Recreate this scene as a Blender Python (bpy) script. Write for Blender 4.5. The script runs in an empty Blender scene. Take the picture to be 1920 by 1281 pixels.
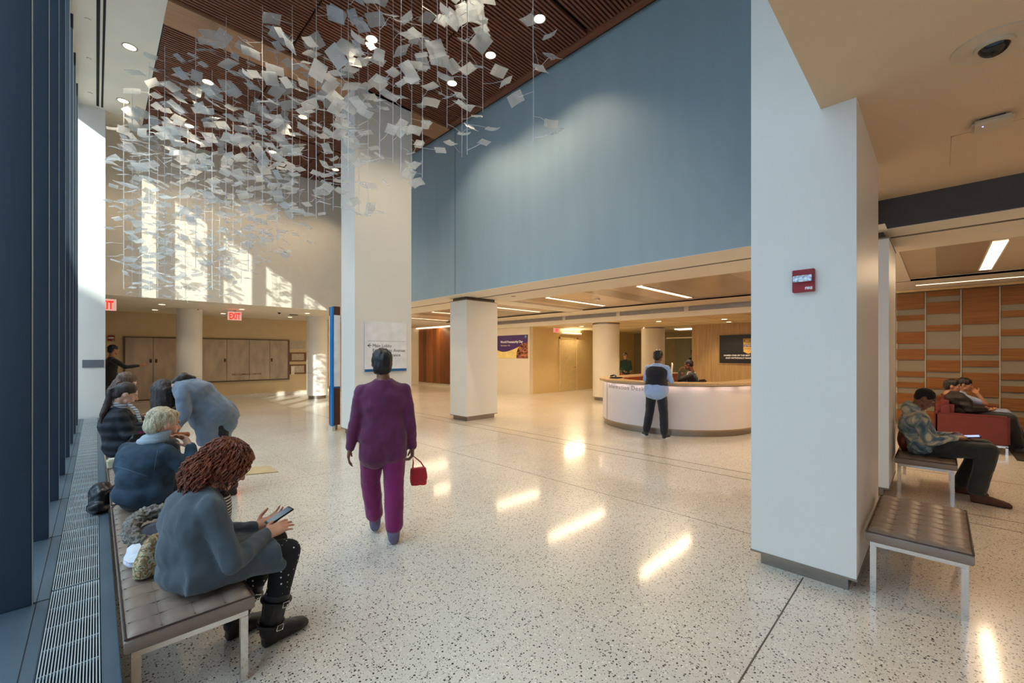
import bpy, bmesh, math, random
from mathutils import Vector, Matrix, noise, Euler
random.seed(7)
C = bpy.context.scene.collection
SC = bpy.context.scene
PI = math.pi
V = Vector

# ------------------------------------------------------------------ camera, sky, sun, exposure
FPX, CAMH = 791.0, 1.58
YAW = math.atan(780 / 791.0)                     # view direction, clockwise from +Y
cd = bpy.data.cameras.new('camera'); cam = bpy.data.objects.new('camera', cd); C.objects.link(cam)
cam.location = (0, 0, CAMH); cam.rotation_euler = (PI / 2, 0, -YAW)
cd.sensor_fit = 'HORIZONTAL'; cd.sensor_width = 36; cd.lens = FPX / 1920 * 36
cd.shift_y = 23.5 / 1920; cd.clip_start = 0.05; cd.clip_end = 300
SC.camera = cam
SC.view_settings.view_transform = 'Standard'; SC.view_settings.look = 'None'
SC.view_settings.gamma = 1.0; SC.view_settings.use_curve_mapping = False
SC.view_settings.exposure = -0.1
try:
    SC.cycles.transparent_max_bounces = 24; SC.cycles.max_bounces = 10; SC.cycles.diffuse_bounces = 6
    SC.cycles.sample_clamp_indirect = 6.0; SC.cycles.use_denoising = True
except Exception: pass

world = bpy.data.worlds.new('sky'); SC.world = world; world.use_nodes = True
wn = world.node_tree.nodes; wl = world.node_tree.links
for n in list(wn): wn.remove(n)
wo = wn.new('ShaderNodeOutputWorld'); wb = wn.new('ShaderNodeBackground')
wb.inputs[0].default_value = (0.80, 0.895, 1.0, 1); wb.inputs[1].default_value = 5.6
wl.new(wb.outputs[0], wo.inputs[0])

SUN_DIR = V((0.88, 1.0, -0.580)).normalized()    # travelling direction of the sunlight
sd = bpy.data.lights.new('sun', 'SUN'); sd.energy = 7.5; sd.angle = 0.009; sd.color = (1.0, 0.93, 0.82)
so = bpy.data.objects.new('sun', sd); C.objects.link(so); so.location = (-10, -12, 14)
so.rotation_euler = SUN_DIR.to_track_quat('-Z', 'Y').to_euler()
# sampling portal over the glazed wall (guides sky light, emits nothing itself)
pd = bpy.data.lights.new('window_portal', 'AREA'); pd.shape = 'RECTANGLE'; pd.size = 19.5; pd.size_y = 6.4
pd.cycles.is_portal = True
po = bpy.data.objects.new('window_portal', pd); C.objects.link(po); po.location = (-0.58, 3.0, 3.5)
po.rotation_euler = V((1, 0, 0)).to_track_quat('-Z', 'Y').to_euler()

def area(name, loc, direction, sx, sy, watts, col=(1, .78, .52), spread=PI):
    l = bpy.data.lights.new(name, 'AREA'); l.shape = 'RECTANGLE'; l.size = sx; l.size_y = sy
    l.energy = watts; l.color = col; l.spread = spread
    o = bpy.data.objects.new(name, l); C.objects.link(o); o.location = loc
    o.rotation_euler = V(direction).to_track_quat('-Z', 'Y').to_euler(); return o
def spot(name, loc, watts, angle=100, col=(1, .80, .55), direction=(0, 0, -1), r=.05, blend=.6):
    l = bpy.data.lights.new(name, 'SPOT'); l.energy = watts; l.color = col; l.spot_size = math.radians(angle)
    l.spot_blend = blend; l.shadow_soft_size = r
    o = bpy.data.objects.new(name, l); C.objects.link(o); o.location = loc
    o.rotation_euler = V(direction).to_track_quat('-Z', 'Y').to_euler(); return o

# ------------------------------------------------------------------ helpers
def s2l(c):
    return tuple(((x / 255) / 12.92 if x / 255 <= .04045 else ((x / 255 + .055) / 1.055) ** 2.4) for x in c)
MATS = {}
class NT:
    def __init__(s, name):
        s.m = bpy.data.materials.new(name); s.m.use_nodes = True; s.t = s.m.node_tree
        for n in list(s.t.nodes): s.t.nodes.remove(n)
        s.out = s.t.nodes.new('ShaderNodeOutputMaterial')
    def n(s, typ, **kw):
        x = s.t.nodes.new('ShaderNode' + typ)
        for k, v in kw.items():
            if k.startswith('i_'):
                key = k[2:]
                key = int(key) if key.isdigit() else key.replace('_', ' ')
                x.inputs[key].default_value = v
            else: setattr(x, k, v)
        return x
    def l(s, a, b): s.t.links.new(a, b)
    def coords(s, scale=(1, 1, 1), rot=(0, 0, 0), obj=True):
        tc = s.n('TexCoord'); mp = s.n('Mapping'); mp.inputs['Scale'].default_value = scale
        mp.inputs['Rotation'].default_value = rot
        s.l(tc.outputs['Object' if obj else 'Generated'], mp.inputs[0]); return mp.outputs[0]
    def ramp(s, fac, stops, interp='LINEAR'):
        r = s.n('ValToRGB'); r.color_ramp.interpolation = interp
        e = r.color_ramp.elements
        while len(e) < len(stops): e.new(.5)
        for el, (p, c) in zip(e, stops):
            el.position = p; el.color = (*c, 1) if len(c) == 3 else c
        s.l(fac, r.inputs[0]); return r.outputs[0]
    def bsdf(s, rough=.5, metal=0., **kw):
        b = s.n('BsdfPrincipled'); b.inputs['Roughness'].default_value = rough
        b.inputs['Metallic'].default_value = metal
        for k, v in kw.items(): b.inputs[k.replace('_', ' ')].default_value = v
        s.l(b.outputs[0], s.out.inputs[0]); return b
    def bump(s, b, h, strength=.2, dist=.01):
        bp = s.n('Bump'); bp.inputs['Strength'].default_value = strength; bp.inputs['Distance'].default_value = dist
        s.l(h, bp.inputs['Height']); s.l(bp.outputs[0], b.inputs['Normal'])

def plain(name, col, rough=.5, metal=0., var=.04, nscale=6., bump=0., bscale=80., stretch=(1, 1, 1), **kw):
    """solid colour with a faint procedural variation"""
    if name in MATS: return MATS[name]
    t = NT(name); b = t.bsdf(rough, metal, **kw); c = s2l(col)
    co = t.coords(stretch); nz = t.n('TexNoise', i_Scale=nscale, i_Detail=3.); t.l(co, nz.inputs[0])
    lo = tuple(max(0, x * (1 - var * 2)) for x in c); hi = tuple(min(1, x * (1 + var * 2)) for x in c)
    t.l(t.ramp(nz.outputs[0], [(.3, lo), (.7, hi)]), b.inputs['Base Color'])
    if bump:
        n2 = t.n('TexNoise', i_Scale=bscale, i_Detail=2.); t.l(co, n2.inputs[0]); t.bump(b, n2.outputs[0], bump, .004)
    MATS[name] = t.m; return t.m
def emit(name, col, strength):
    if name in MATS: return MATS[name]
    t = NT(name); e = t.n('Emission'); e.inputs[0].default_value = (*s2l(col), 1); e.inputs[1].default_value = strength
    t.l(e.outputs[0], t.out.inputs[0]); MATS[name] = t.m; return t.m
def wood(name, c1, c2, axis='Y', scale=1., rough=.45, plank=None):
    if name in MATS: return MATS[name]
    t = NT(name); b = t.bsdf(rough)
    st = {'X': (.6, 14, 14), 'Y': (14, .6, 14), 'Z': (14, 14, .6)}[axis]
    co = t.coords(tuple(x * scale for x in st))
    nz = t.n('TexNoise', i_Scale=2.2, i_Detail=6., i_Roughness=.65, i_Distortion=.4); t.l(co, nz.inputs[0])
    colr = t.ramp(nz.outputs[0], [(.30, s2l(c2)), (.62, s2l(c1))])
    if plank:
        sp = t.n('SeparateXYZ'); t.l(t.coords(), sp.inputs[0])
        m1 = t.n('Math', operation='MULTIPLY'); m1.inputs[1].default_value = 1 / plank[1]; t.l(sp.outputs[plank[0]], m1.inputs[0])
        fl = t.n('Math', operation='FLOOR'); t.l(m1.outputs[0], fl.inputs[0])
        wnz = t.n('TexWhiteNoise', noise_dimensions='1D'); t.l(fl.outputs[0], wnz.inputs['W'])
        mx = t.n('Mix', data_type='RGBA', blend_type='MULTIPLY'); mx.inputs[0].default_value = 1
        t.l(colr, mx.inputs[6]); t.l(t.ramp(wnz.outputs[0], [(0, (.55, .5, .45)), (1, (1.15, 1.1, 1.05))]), mx.inputs[7])
        colr = mx.outputs[2]
    t.l(colr, b.inputs['Base Color']); t.bump(b, nz.outputs[0], .15, .003)
    MATS[name] = t.m; return t.m

class MB:
    def __init__(s): s.v = []; s.f = []
    def add(s, vs, fs):
        o = len(s.v); s.v += [tuple(v) for v in vs]; s.f += [tuple(i + o for i in f) for f in fs]; return s
    def box(s, x0, x1, y0, y1, z0, z1):
        vs = [(x, y, z) for x in (x0, x1) for y in (y0, y1) for z in (z0, z1)]
        return s.add(vs, [(0, 1, 3, 2), (4, 6, 7, 5), (0, 4, 5, 1), (2, 3, 7, 6), (0, 2, 6, 4), (1, 5, 7, 3)])
    def obox(s, c, ax, ay, az):
        c = V(c); ax = V(ax); ay = V(ay); az = V(az)
        vs = [c + ax * i + ay * j + az * k for i in (-1, 1) for j in (-1, 1) for k in (-1, 1)]
        return s.add(vs, [(0, 1, 3, 2), (4, 6, 7, 5), (0, 4, 5, 1), (2, 3, 7, 6), (0, 2, 6, 4), (1, 5, 7, 3)])
    def tube(s, pts, r, n=8, cap=True):
        pts = [V(p) for p in pts]; rs = r if isinstance(r, (list, tuple)) else [r] * len(pts)
        vs = []; fs = []; prev = None
        for i, p in enumerate(pts):
            d = (pts[min(i + 1, len(pts) - 1)] - pts[max(i - 1, 0)])
            d = d.normalized() if d.length > 1e-9 else V((0, 0, 1))
            if prev is None: u = d.orthogonal().normalized()
            else:
                u = prev - d * prev.dot(d); u = u.normalized() if u.length > 1e-6 else d.orthogonal().normalized()
            prev = u; w = d.cross(u)
            for k in range(n):
                a = 2 * PI * k / n; vs.append(p + (u * math.cos(a) + w * math.sin(a)) * rs[i])
        for i in range(len(pts) - 1):
            for k in range(n):
                k2 = (k + 1) % n; fs.append((i * n + k, i * n + k2, (i + 1) * n + k2, (i + 1) * n + k))
        if cap: fs.append(tuple(range(n))[::-1]); fs.append(tuple((len(pts) - 1) * n + k for k in range(n)))
        return s.add(vs, fs)
    def cyl(s, x, y, z0, z1, r, n=32, r1=None):
        r1 = r if r1 is None else r1
        vs = [(x + r * math.cos(2 * PI * k / n), y + r * math.sin(2 * PI * k / n), z0) for k in range(n)]
        vs += [(x + r1 * math.cos(2 * PI * k / n), y + r1 * math.sin(2 * PI * k / n), z1) for k in range(n)]
        fs = [(k, (k + 1) % n, n + (k + 1) % n, n + k) for k in range(n)] + [tuple(range(n))[::-1], tuple(range(n, 2 * n))]
        return s.add(vs, fs)
    def ring(s, x, y, z0, z1, r0, r1, n=32):
        vs = []
        for (r, z) in ((r0, z0), (r1, z0), (r1, z1), (r0, z1)):
            vs += [(x + r * math.cos(2 * PI * k / n), y + r * math.sin(2 * PI * k / n), z) for k in range(n)]
        fs = []
        for j in range(4):
            for k in range(n):
                fs.append((j * n + k, j * n + (k + 1) % n, ((j + 1) % 4) * n + (k + 1) % n, ((j + 1) % 4) * n + k))
        return s.add(vs, fs)
    def ell(s, c, rx, ry, rz, M=None, nu=20, nv=14):
        M = M or Matrix.Identity(3); c = V(c); vs = [c + M @ V((0, 0, -rz))]; fs = []
        for j in range(1, nv):
            p = -PI / 2 + PI * j / nv
            for i in range(nu):
                a = 2 * PI * i / nu
                vs.append(c + M @ V((rx * math.cos(p) * math.cos(a), ry * math.cos(p) * math.sin(a), rz * math.sin(p))))
        vs.append(c + M @ V((0, 0, rz))); top = len(vs) - 1
        for i in range(nu):
            i2 = (i + 1) % nu
            fs.append((0, 1 + i2, 1 + i)); fs.append((top, 1 + (nv - 2) * nu + i, 1 + (nv - 2) * nu + i2))
            for j in range(nv - 2):
                a = 1 + j * nu; fs.append((a + i, a + i2, a + nu + i2, a + nu + i))
        return s.add(vs, fs)
    def cap(s, p0, p1, r0, r1, n=14):
        """tapered capsule"""
        p0 = V(p0); p1 = V(p1); d = p1 - p0; L = d.length
        if L < 1e-6: return s.ell(p0, r0, r0, r0)
        d /= L; pts = []; rs = []
        for a in (-80, -55, -28, 0):
            pts.append(p0 + d * (r0 * math.sin(math.radians(a)))); rs.append(r0 * math.cos(math.radians(a)))
        for a in (0, 28, 55, 80):
            pts.append(p1 + d * (r1 * math.sin(math.radians(a)))); rs.append(r1 * math.cos(math.radians(a)))
        return s.tube(pts, rs, n)
    def chain(s, pts, rs, n=14):
        for i in range(len(pts) - 1): s.cap(pts[i], pts[i + 1], rs[i], rs[i + 1], n)
        return s
    def loft(s, secs, n=24, e=2.3):
        """secs: (centre, lateral unit, depth unit, half width, half depth)"""
        vs = []; fs = []
        for (c, lat, dep, w, h) in secs:
            c = V(c); lat = V(lat); dep = V(dep)
            for k in range(n):
                a = 2 * PI * k / n; ca, sa = math.cos(a), math.sin(a)
                vs.append(c + lat * (w * math.copysign(abs(ca) ** (2 / e), ca)) + dep * (h * math.copysign(abs(sa) ** (2 / e), sa)))
        m = len(secs)
        for i in range(m - 1):
            for k in range(n):
                k2 = (k + 1) % n; fs.append((i * n + k, i * n + k2, (i + 1) * n + k2, (i + 1) * n + k))
        fs.append(tuple(range(n))[::-1]); fs.append(tuple((m - 1) * n + k for k in range(n)))
        return s.add(vs, fs)
    def poly(s, pts, d):
        """prism: planar polygon extruded by vector d"""
        n = len(pts); d = V(d); vs = [V(p) for p in pts] + [V(p) + d for p in pts]
        return s.add(vs, [tuple(range(n))[::-1], tuple(range(n, 2 * n))] + [(k, (k + 1) % n, n + (k + 1) % n, n + k) for k in range(n)])
    def build(s, name, mat, parent=None, smooth=False, bevel=0., fix=False, auto=False, label=None, base=None):
        me = bpy.data.meshes.new(name); me.from_pydata(s.v, [], s.f); me.update()
        return finish(me, name, mat, parent, smooth, bevel, fix, label, base)

def wloc(o):
    p = V((0, 0, 0))
    while o is not None: p = p + o.location; o = o.parent
    return p
def finish(me, name, mat, parent=None, smooth=False, bevel=0., fix=False, label=None, base=None):
    bm = bmesh.new(); bm.from_mesh(me)
    if bevel:
        bmesh.ops.remove_doubles(bm, verts=bm.verts, dist=1e-6)
        bmesh.ops.bevel(bm, geom=[e for e in bm.edges if len(e.link_faces) == 2 and e.calc_face_angle(0) > .6],
                        offset=bevel, segments=2, affect='EDGES', clamp_overlap=True)
    bmesh.ops.recalc_face_normals(bm, faces=bm.faces)
    if parent is not None: off = wloc(parent)
    elif base is not None: off = V(base)
    else:
        xs = [v.co.x for v in bm.verts]; ys = [v.co.y for v in bm.verts]; zs = [v.co.z for v in bm.verts]
        off = V(((min(xs) + max(xs)) / 2, (min(ys) + max(ys)) / 2, min(zs)))
    bmesh.ops.translate(bm, verts=bm.verts, vec=-off)
    for f in bm.faces: f.smooth = smooth
    if smooth:
        for e in bm.edges:
            if len(e.link_faces) == 2 and e.calc_face_angle(0) > .8: e.smooth = False
    bm.to_mesh(me); bm.free()
    o = bpy.data.objects.new(name, me); C.objects.link(o)
    if mat: me.materials.append(mat)
    if parent is not None: o.parent = parent
    else: o.location = off
    if label: o['label'] = label
    return o
def thing(name, label, cat, loc=(0, 0, 0), group=None, kind=None):
    o = bpy.data.objects.new(name, None); C.objects.link(o); o.location = loc; o.empty_display_size = .1
    if label: o['label'] = label
    if cat: o['category'] = cat
    if group: o['group'] = group
    if kind: o['kind'] = kind
    return o
def tag(o, label, cat, group=None):
    o['label'] = label; o['category'] = cat
    if group: o['group'] = group
    return o
def struct(o): o['kind'] = 'structure'; return o
def copy_tree(o, parent=None):
    c = o.copy(); C.objects.link(c); c.parent = parent
    for ch in o.children: copy_tree(ch, c)
    return c
def text(name, body, size, origin, right, up, mat, parent, align='LEFT', depth=.002, bold=0., sx=1.):
    """lettering laid on a surface: origin = baseline start, right / up = unit vectors in the surface"""
    cu = bpy.data.curves.new(name, 'FONT'); cu.body = body; cu.size = size; cu.align_x = align
    cu.extrude = depth; cu.offset = bold; cu.resolution_u = 3
    to = bpy.data.objects.new('tmp', cu); C.objects.link(to)
    dg = bpy.context.evaluated_depsgraph_get(); me = bpy.data.meshes.new_from_object(to.evaluated_get(dg))
    bpy.data.objects.remove(to); bpy.data.curves.remove(cu)
    R = V(right).normalized(); U = V(up).normalized(); N = R.cross(U)
    M = Matrix((R * sx, U, N)).transposed().to_4x4(); M.translation = V(origin)
    me.transform(M); me.name = name
    me.materials.clear()
    return finish(me, name, mat, parent)

# ------------------------------------------------------------------ materials
def terrazzo():
    t = NT('terrazzo'); b = t.bsdf(.30); b.inputs['Specular IOR Level'].default_value = .4
    b.inputs['Coat Weight'].default_value = .6; b.inputs['Coat Roughness'].default_value = .10; b.inputs['Coat IOR'].default_value = 1.42
    co = t.coords()
    nz = t.n('TexNoise', i_Scale=.8, i_Detail=3.); t.l(co, nz.inputs[0])
    base = t.ramp(nz.outputs[0], [(.3, s2l((206, 198, 184))), (.7, s2l((222, 216, 204)))])
    wob = t.n('TexNoise', i_Scale=60., i_Detail=1.); t.l(co, wob.inputs[0])
    mixv = t.n('Mix', data_type='VECTOR'); mixv.inputs[0].default_value = .012
    t.l(co, mixv.inputs[4]); t.l(wob.outputs[1], mixv.inputs[5])
    last = base
    for sc, thr, dist, dark in ((72., .44, .30, (26, 24, 24)), (125., .32, .28, (70, 64, 60)), (85., .18, .34, (240, 234, 222))):
        vo = t.n('TexVoronoi', i_Scale=sc, i_Randomness=1.); t.l(mixv.outputs[1], vo.inputs[0])
        sp = t.n('SeparateColor'); t.l(vo.outputs['Color'], sp.inputs[0])
        a = t.n('Math', operation='LESS_THAN'); a.inputs[1].default_value = thr; t.l(sp.outputs[0], a.inputs[0])
        rr = t.n('Math', operation='MULTIPLY_ADD'); rr.inputs[1].default_value = dist; rr.inputs[2].default_value = .14; t.l(sp.outputs[1], rr.inputs[0])
        c = t.n('Math', operation='LESS_THAN'); t.l(vo.outputs['Distance'], c.inputs[0]); t.l(rr.outputs[0], c.inputs[1])
        m = t.n('Math', operation='MULTIPLY'); t.l(a.outputs[0], m.inputs[0]); t.l(c.outputs[0], m.inputs[1])
        mx = t.n('Mix', data_type='RGBA'); t.l(m.outputs[0], mx.inputs[0]); t.l(last, mx.inputs[6]); mx.inputs[7].default_value = (*s2l(dark), 1)
        last = mx.outputs[2]
    t.l(last, b.inputs['Base Color']); return t.m
TERR = terrazzo()
M_WALL = plain('warm_white_paint', (226, 216, 196), .62, var=.01, nscale=2)
M_TAN = plain('beige_wall_covering', (208, 188, 150), .7, var=.02, nscale=3, bump=.15, bscale=300)
M_COL = plain('white_panel', (228, 226, 220), .42, var=.008, nscale=2)
M_CEIL = plain('ceiling_paint', (228, 220, 204), .75, var=.01, nscale=2)
M_BLUE = plain('blue_wall_covering', (150, 172, 184), .55, var=.02, nscale=1.5, stretch=(1, 3, .3))
M_STEEL = plain('brushed_steel', (150, 142, 134), .32, 1., var=.05, nscale=20, stretch=(1, 1, 12))
M_CHROME = plain('chrome', (215, 212, 208), .12, 1., var=.02)
M_NAVY = plain('navy_aluminium', (44, 56, 70), .38, .35, var=.03, nscale=2)
M_SILL = plain('blue_grey_aluminium', (88, 106, 120), .42, .4, var=.04, nscale=3)
M_DARK = plain('dark_recess', (14, 14, 15), .8)
M_BLACK = plain('black_plastic', (20, 20, 22), .4)
M_GRILLE = plain('grille_metal', (196, 210, 218), .3, .35, var=.03)
M_SLAT = wood('slat_wood', (124, 74, 50), (92, 50, 34), 'X', rough=.5)
M_BEAMW = wood('beam_wood_panel', (176, 132, 96), (158, 114, 80), 'X', rough=.55)
M_TRIMW = wood('dark_wood_trim', (128, 78, 52), (98, 54, 34), 'Y', rough=.5)
M_ORANGE = wood('orange_veneer', (156, 98, 38), (122, 72, 20), 'Y', rough=.6)
M_PLANKV = wood('vertical_plank_wood', (150, 92, 48), (104, 58, 26), 'Z', rough=.4, plank=(1, .3))
M_PANELC = wood('metallic_wood_ceiling', (232, 218, 198), (218, 202, 180), 'Y', rough=.22, plank=(1, .61))
M_TRAV = wood('veined_stone_panel', (190, 158, 106), (166, 132, 82), 'Z', scale=.6, rough=.35)
M_LEATHER = plain('taupe_leather', (138, 120, 106), .42, var=.03, nscale=8, bump=.1, bscale=160)
M_REDLEA = plain('brick_red_leather', (112, 42, 30), .5, var=.04)
M_PIPING = plain('dark_piping', (74, 56, 48), .5)
M_LINE = plain('brass_divider', (96, 86, 76), .4, .3)
M_GASKET = plain('pale_edge', (170, 165, 150), .4, .6)
M_LAMPW = emit('warm_lamp', (255, 226, 180), 8.)
M_LAMPL = emit('linear_lamp', (255, 226, 186), 3.2)
M_OFFLAMP = plain('unlit_lens', (190, 180, 165), .3)
M_SIGNW = plain('sign_white', (232, 234, 238), .35)
M_SIGNB = plain('sign_blue', (24, 92, 150), .4)
M_TEXTD = plain('sign_text', (42, 46, 54), .5)
M_REDP = plain('fire_red', (150, 22, 30), .4)
M_EXITR = emit('exit_red', (255, 30, 20), 3.2)
M_PAPER = plain('paper', (228, 220, 206), .7)
t = NT('window_glass'); g = t.n('BsdfGlossy'); g.inputs[1].default_value = .02
tr = t.n('BsdfTransparent'); tr.inputs[0].default_value = (.86, .93, .95, 1)
fr = t.n('LayerWeight'); fr.inputs[0].default_value = .5; pw = t.n('Math', operation='POWER'); pw.inputs[1].default_value = 5.
t.l(fr.outputs['Facing'], pw.inputs[0]); ma = t.n('Math', operation='MULTIPLY_ADD'); ma.inputs[1].default_value = .6; ma.inputs[2].default_value = .03
t.l(pw.outputs[0], ma.inputs[0]); mx = t.n('MixShader')
t.l(ma.outputs[0], mx.inputs[0]); t.l(tr.outputs[0], mx.inputs[1]); t.l(g.outputs[0], mx.inputs[2]); t.l(mx.outputs[0], t.out.inputs[0]); M_GLASS = t.m

# ------------------------------------------------------------------ setting: floor
XW, XB, ZC = -0.48, 5.83, 6.70       # glass plane, blue wall plane, atrium ceiling
ZL, ZS, ZF = 2.93, 3.25, 2.90        # lounge ceiling, soffit over the camera, far lobby ceiling
struct(MB().box(-0.6, 21, -8, 20.3, -.2, 0).build('floor', TERR))
m = MB()
for x in (5.83, 6.15, ): m.box(x - .006, x + .006, -8, 18, 0, .0015)
m.box(4.088, 4.093, .68, 17.7, 0, .0012); m.box(-.0, 3.56, .674, .682, 0, .0012)
m.box(6.1, 12.0, .672, .68, 0, .001); m.box(7.95, 7.96, -8, .67, 0, .001)
struct(m.build('trim_1', M_LINE))
m = MB(); m.box(.1, 12, 5.7, 5.703, 0, .0008); m.box(.1, 12, 10.6, 10.603, 0, .0008); m.box(2.0, 2.003, 5.7, 17.6, 0, .0008)
struct(m.build('trim_21', plain('floor_joint', (160, 148, 128), .4)))
m = MB(); m.box(3.57, 3.6, .66, .7, 0, .002)
# dark rug under the sofa
tag(MB().box(9.7, 12.7, -4, -.80, 0, .012).build('rug', plain('dark_rug', (40, 32, 26), .9, bump=.3), bevel=.004), 'dark brown rug under the brick red sofa', 'rug')

# the street outside: pavement and the facades across it that shade the lower part of the glazing
struct(MB().box(-20, -.6, -60, 60, -.4, -.2).build('ground', plain('pavement', (150, 150, 152), .9)))
struct(MB().box(-20.6, -20, -60, -16.2, -.4, 44).build('wall_street_south', plain('street_facade', (150, 160, 172), .8)))
struct(MB().box(-20.6, -20, -16.2, 60, -.4, 16.0).build('wall_street_west', plain('street_facade', (150, 160, 172), .8)))

# raised convector sill along the glazing
ZR = .26
struct(MB().box(.005 + .012, .075, -8, 12.25, 0, ZR).build('trim_2', M_SILL, bevel=.003))
struct(MB().box(-.6, -.178, -8, 12.25, 0, ZR).build('trim_3', M_SILL, bevel=.003))
struct(MB().box(-.178, .017, -8, 12.25, 0, .17).build('trim_4', M_DARK))
m = MB()
for k in range(16):
    y = -6.58 + 1.12 * k
    y -= .13; m.box(-.47, -.225, y - .004, y + .004, ZR, ZR + .0015); m.box(-.225, -.178, y - .004, y + .004, ZR, ZR + .0015)
m.box(-.227, -.2235, -8, 12.25, ZR, ZR + .0012)
struct(m.build('trim_5', M_DARK))
g0 = None; k = 0; y = 1.26 - .02; gl = []
while y < 12.1:
    y1 = min(y + 1.10, 12.24)
    m = MB(); n = 20
    for i in range(n):
        x = -.172 + .183 * i / (n - 1); m.box(x - .0021, x + .0021, y, y1, ZR - .012, ZR)
    yy = y + .01
    while yy < y1: m.box(-.174, .013, yy - .003, yy + .003, ZR - .02, ZR - .004); yy += .216
    o = m.build('floor_grille', M_GRILLE)
    gl.append(o); y += 1.12
for i, o in enumerate(gl):
    tag(o, 'metal bar grille in the window ledge, section %s from the near end' % ['first', 'second', 'third', 'fourth', 'fifth', 'sixth', 'seventh', 'eighth', 'ninth', 'tenth', 'eleventh'][i],
        'grille', 'linear grilles in the window ledge')

# ------------------------------------------------------------------ glazed wall
ys = [1.13 + 1.12 * k for k in range(-7, 10)]
for i, y in enumerate(ys):
    w = thing('window_%d' % (i + 1), None, None, (XW, y, ZR), kind='structure')
    fin = MB().box(XW + .0, -.238, y - .028, y + .028, ZR, ZC - .12)
    fin.build('mullion', M_NAVY, w, bevel=.004)
    MB().box(-.2395, -.2365, y - .030, y - .023, ZR, ZC - .12).build('gasket', M_GASKET, w)
    MB().box(XW - .05, XW + .03, y - .036, y + .036, ZR, ZC - .05).build('frame', M_NAVY, w)
    y2 = y + 1.12
    MB().box(XW - .012, XW, y + .036, y2 - .036, ZR, ZC - .05).build('pane', M_GLASS, w)
    MB().box(XW - .04, XW + .02, y + .05, y2 - .05, 3.62, 3.68).build('transom', M_NAVY, w) if False else None
struct(MB().box(XW - .1, -.3, -8, 12.3, ZC - .12, ZC + .1).build('trim_6', M_DARK))
# pilaster closing the glazing
struct(MB().box(-.55, .14, 12.3, 13.0, 0, ZC).build('wall_pilaster', M_COL))
tag(MB().box(-.2, .12, 12.285, 12.3, 1.30, 1.46).build('wall_plate', plain('grey_plate', (118, 124, 136), .4, .3), bevel=.003),
    'grey metal plate on the white pilaster beside the windows', 'plate')

# ------------------------------------------------------------------ atrium ceiling
struct(MB().box(-.6, .74, -8, 13.1, ZC, ZC + .1).build('ceiling_1', M_CEIL))
m = MB()
for x0, x1 in ((.005, .045), (.075, .105)): m.box(x0, x1, -2, 12.2, ZC - .004, ZC + .0)
struct(m.build('trim_7', M_DARK))
struct(MB().box(.74, XB, .4, 13.1, ZC + .12, ZC + .25).build('ceiling_2', M_DARK))
bays = [(.76, 2.315), (2.345, 4.055), (4.085, 5.60)]
segs = [(.6, 3.9), (3.95, 7.78), (8.42, 10.7), (10.75, 12.97)]
n = 3
for (x0, x1) in bays:
    m = MB()
    for (y0, y1) in segs:
        y = y0 + .02
        while y < y1 - .02:
            m.box(x0, x1, y, y + .034, ZC, ZC + .055); y += .061
    struct(m.build('ceiling_%d' % n, M_SLAT)); n += 1
struct(MB().box(.74, XB - .12, 7.8, 8.4, ZC - .03, ZC + .1).build('trim_8', M_BEAMW))
struct(MB().box(5.60, XB - .1, .6, 13.0, ZC - .02, ZC + .1).build('trim_9', M_TRIMW))
struct(MB().box(XB - .1, XB + .0, .6, 13.0, ZC + .05, ZC + .16).build('trim_10', M_DARK))

# ------------------------------------------------------------------ walls of the atrium
struct(MB().box(XB, XB + .27, .57, 13.1, ZL + .006, ZC + .2).build('wall_blue', M_BLUE))
m = MB(); m.box(XB - .003, XB, 7.75, 7.77, ZL + .02, ZC + .05)
struct(m.build('trim_11', plain('wall_joint', (96, 116, 130), .6)))
struct(MB().box(.14, XB, 13.0, 13.2, ZF + .006, ZC + .2).build('wall_north', plain('taupe_wall', (214, 205, 190), .62, var=.012)))
struct(MB().box(-.6, 6.4, .37, .57, ZS + .005, ZC + .2).build('wall_soffit', M_WALL))
struct(MB().box(-.6, 21, -8.2, -8, 0, ZC).build('wall_south', M_TAN))
struct(MB().box(-.6, 6.12, -8, .57, ZS, ZS + .12).build('ceiling_6', plain('beige_soffit_paint', (208, 184, 152), .75, var=.01, nscale=2)))

# far lobby beyond the atrium
struct(MB().box(-3, XB, 13.0, 13.2, ZF, ZF + .006).box(-3, XB + .1, 13.2, 17.9, ZF, ZF + .1).build('ceiling_7', M_CEIL))
struct(MB().box(-3, 7.4, 17.75, 17.95, 0, ZF + .1).build('wall_far', M_TAN))
struct(MB().box(-3.1, -3, 13, 18, 0, ZF).build('wall_west', M_TAN))
struct(MB().box(-3, -.55, 12.8, 13.0, 0, ZF + .1).build('wall_west_return', M_TAN))
t_ = NT('terrazzo_base'); struct(MB().box(-3, 7.4, 17.72, 17.75, 0, .12).build('baseboard_far', TERR))

# lounge side ceiling
struct(MB().box(XB, XB + .27, .4, 18.5, ZL, ZL + .006).box(XB + .27, 7.55, -8, 18.5, ZL, ZL + .1).build('ceiling_8', M_CEIL))
struct(MB().box(10.72, 12.0, -8, 18.5, ZL, ZL + .1).build('ceiling_9', M_CEIL))
m = MB()
for y0, y1 in ((.38, 1.0), (7.75, 8.42), (14.9, 18.5), (-8, -6.4)): m.box(7.55, 10.72, y0, y1, ZL, ZL + .1)
struct(m.build('ceiling_10', M_CEIL))
n = 11
for y0, y1 in ((-6.4, .38), (1.0, 7.75), (8.42, 14.9)):
    struct(MB().box(7.5, 10.76, y0 - .03, y1 + .03, ZL + .035, ZL + .1).build('ceiling_%d' % n, M_PANELC)); n += 1
m = MB()
for x0, x1 in ((6.54, 6.565), (6.585, 6.605)): m.box(x0, x1, -8, 18.4, ZL - .002, ZL)
m.box(10.72, 10.735, -6, 14.9, ZL - .004, ZL + .03)
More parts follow.
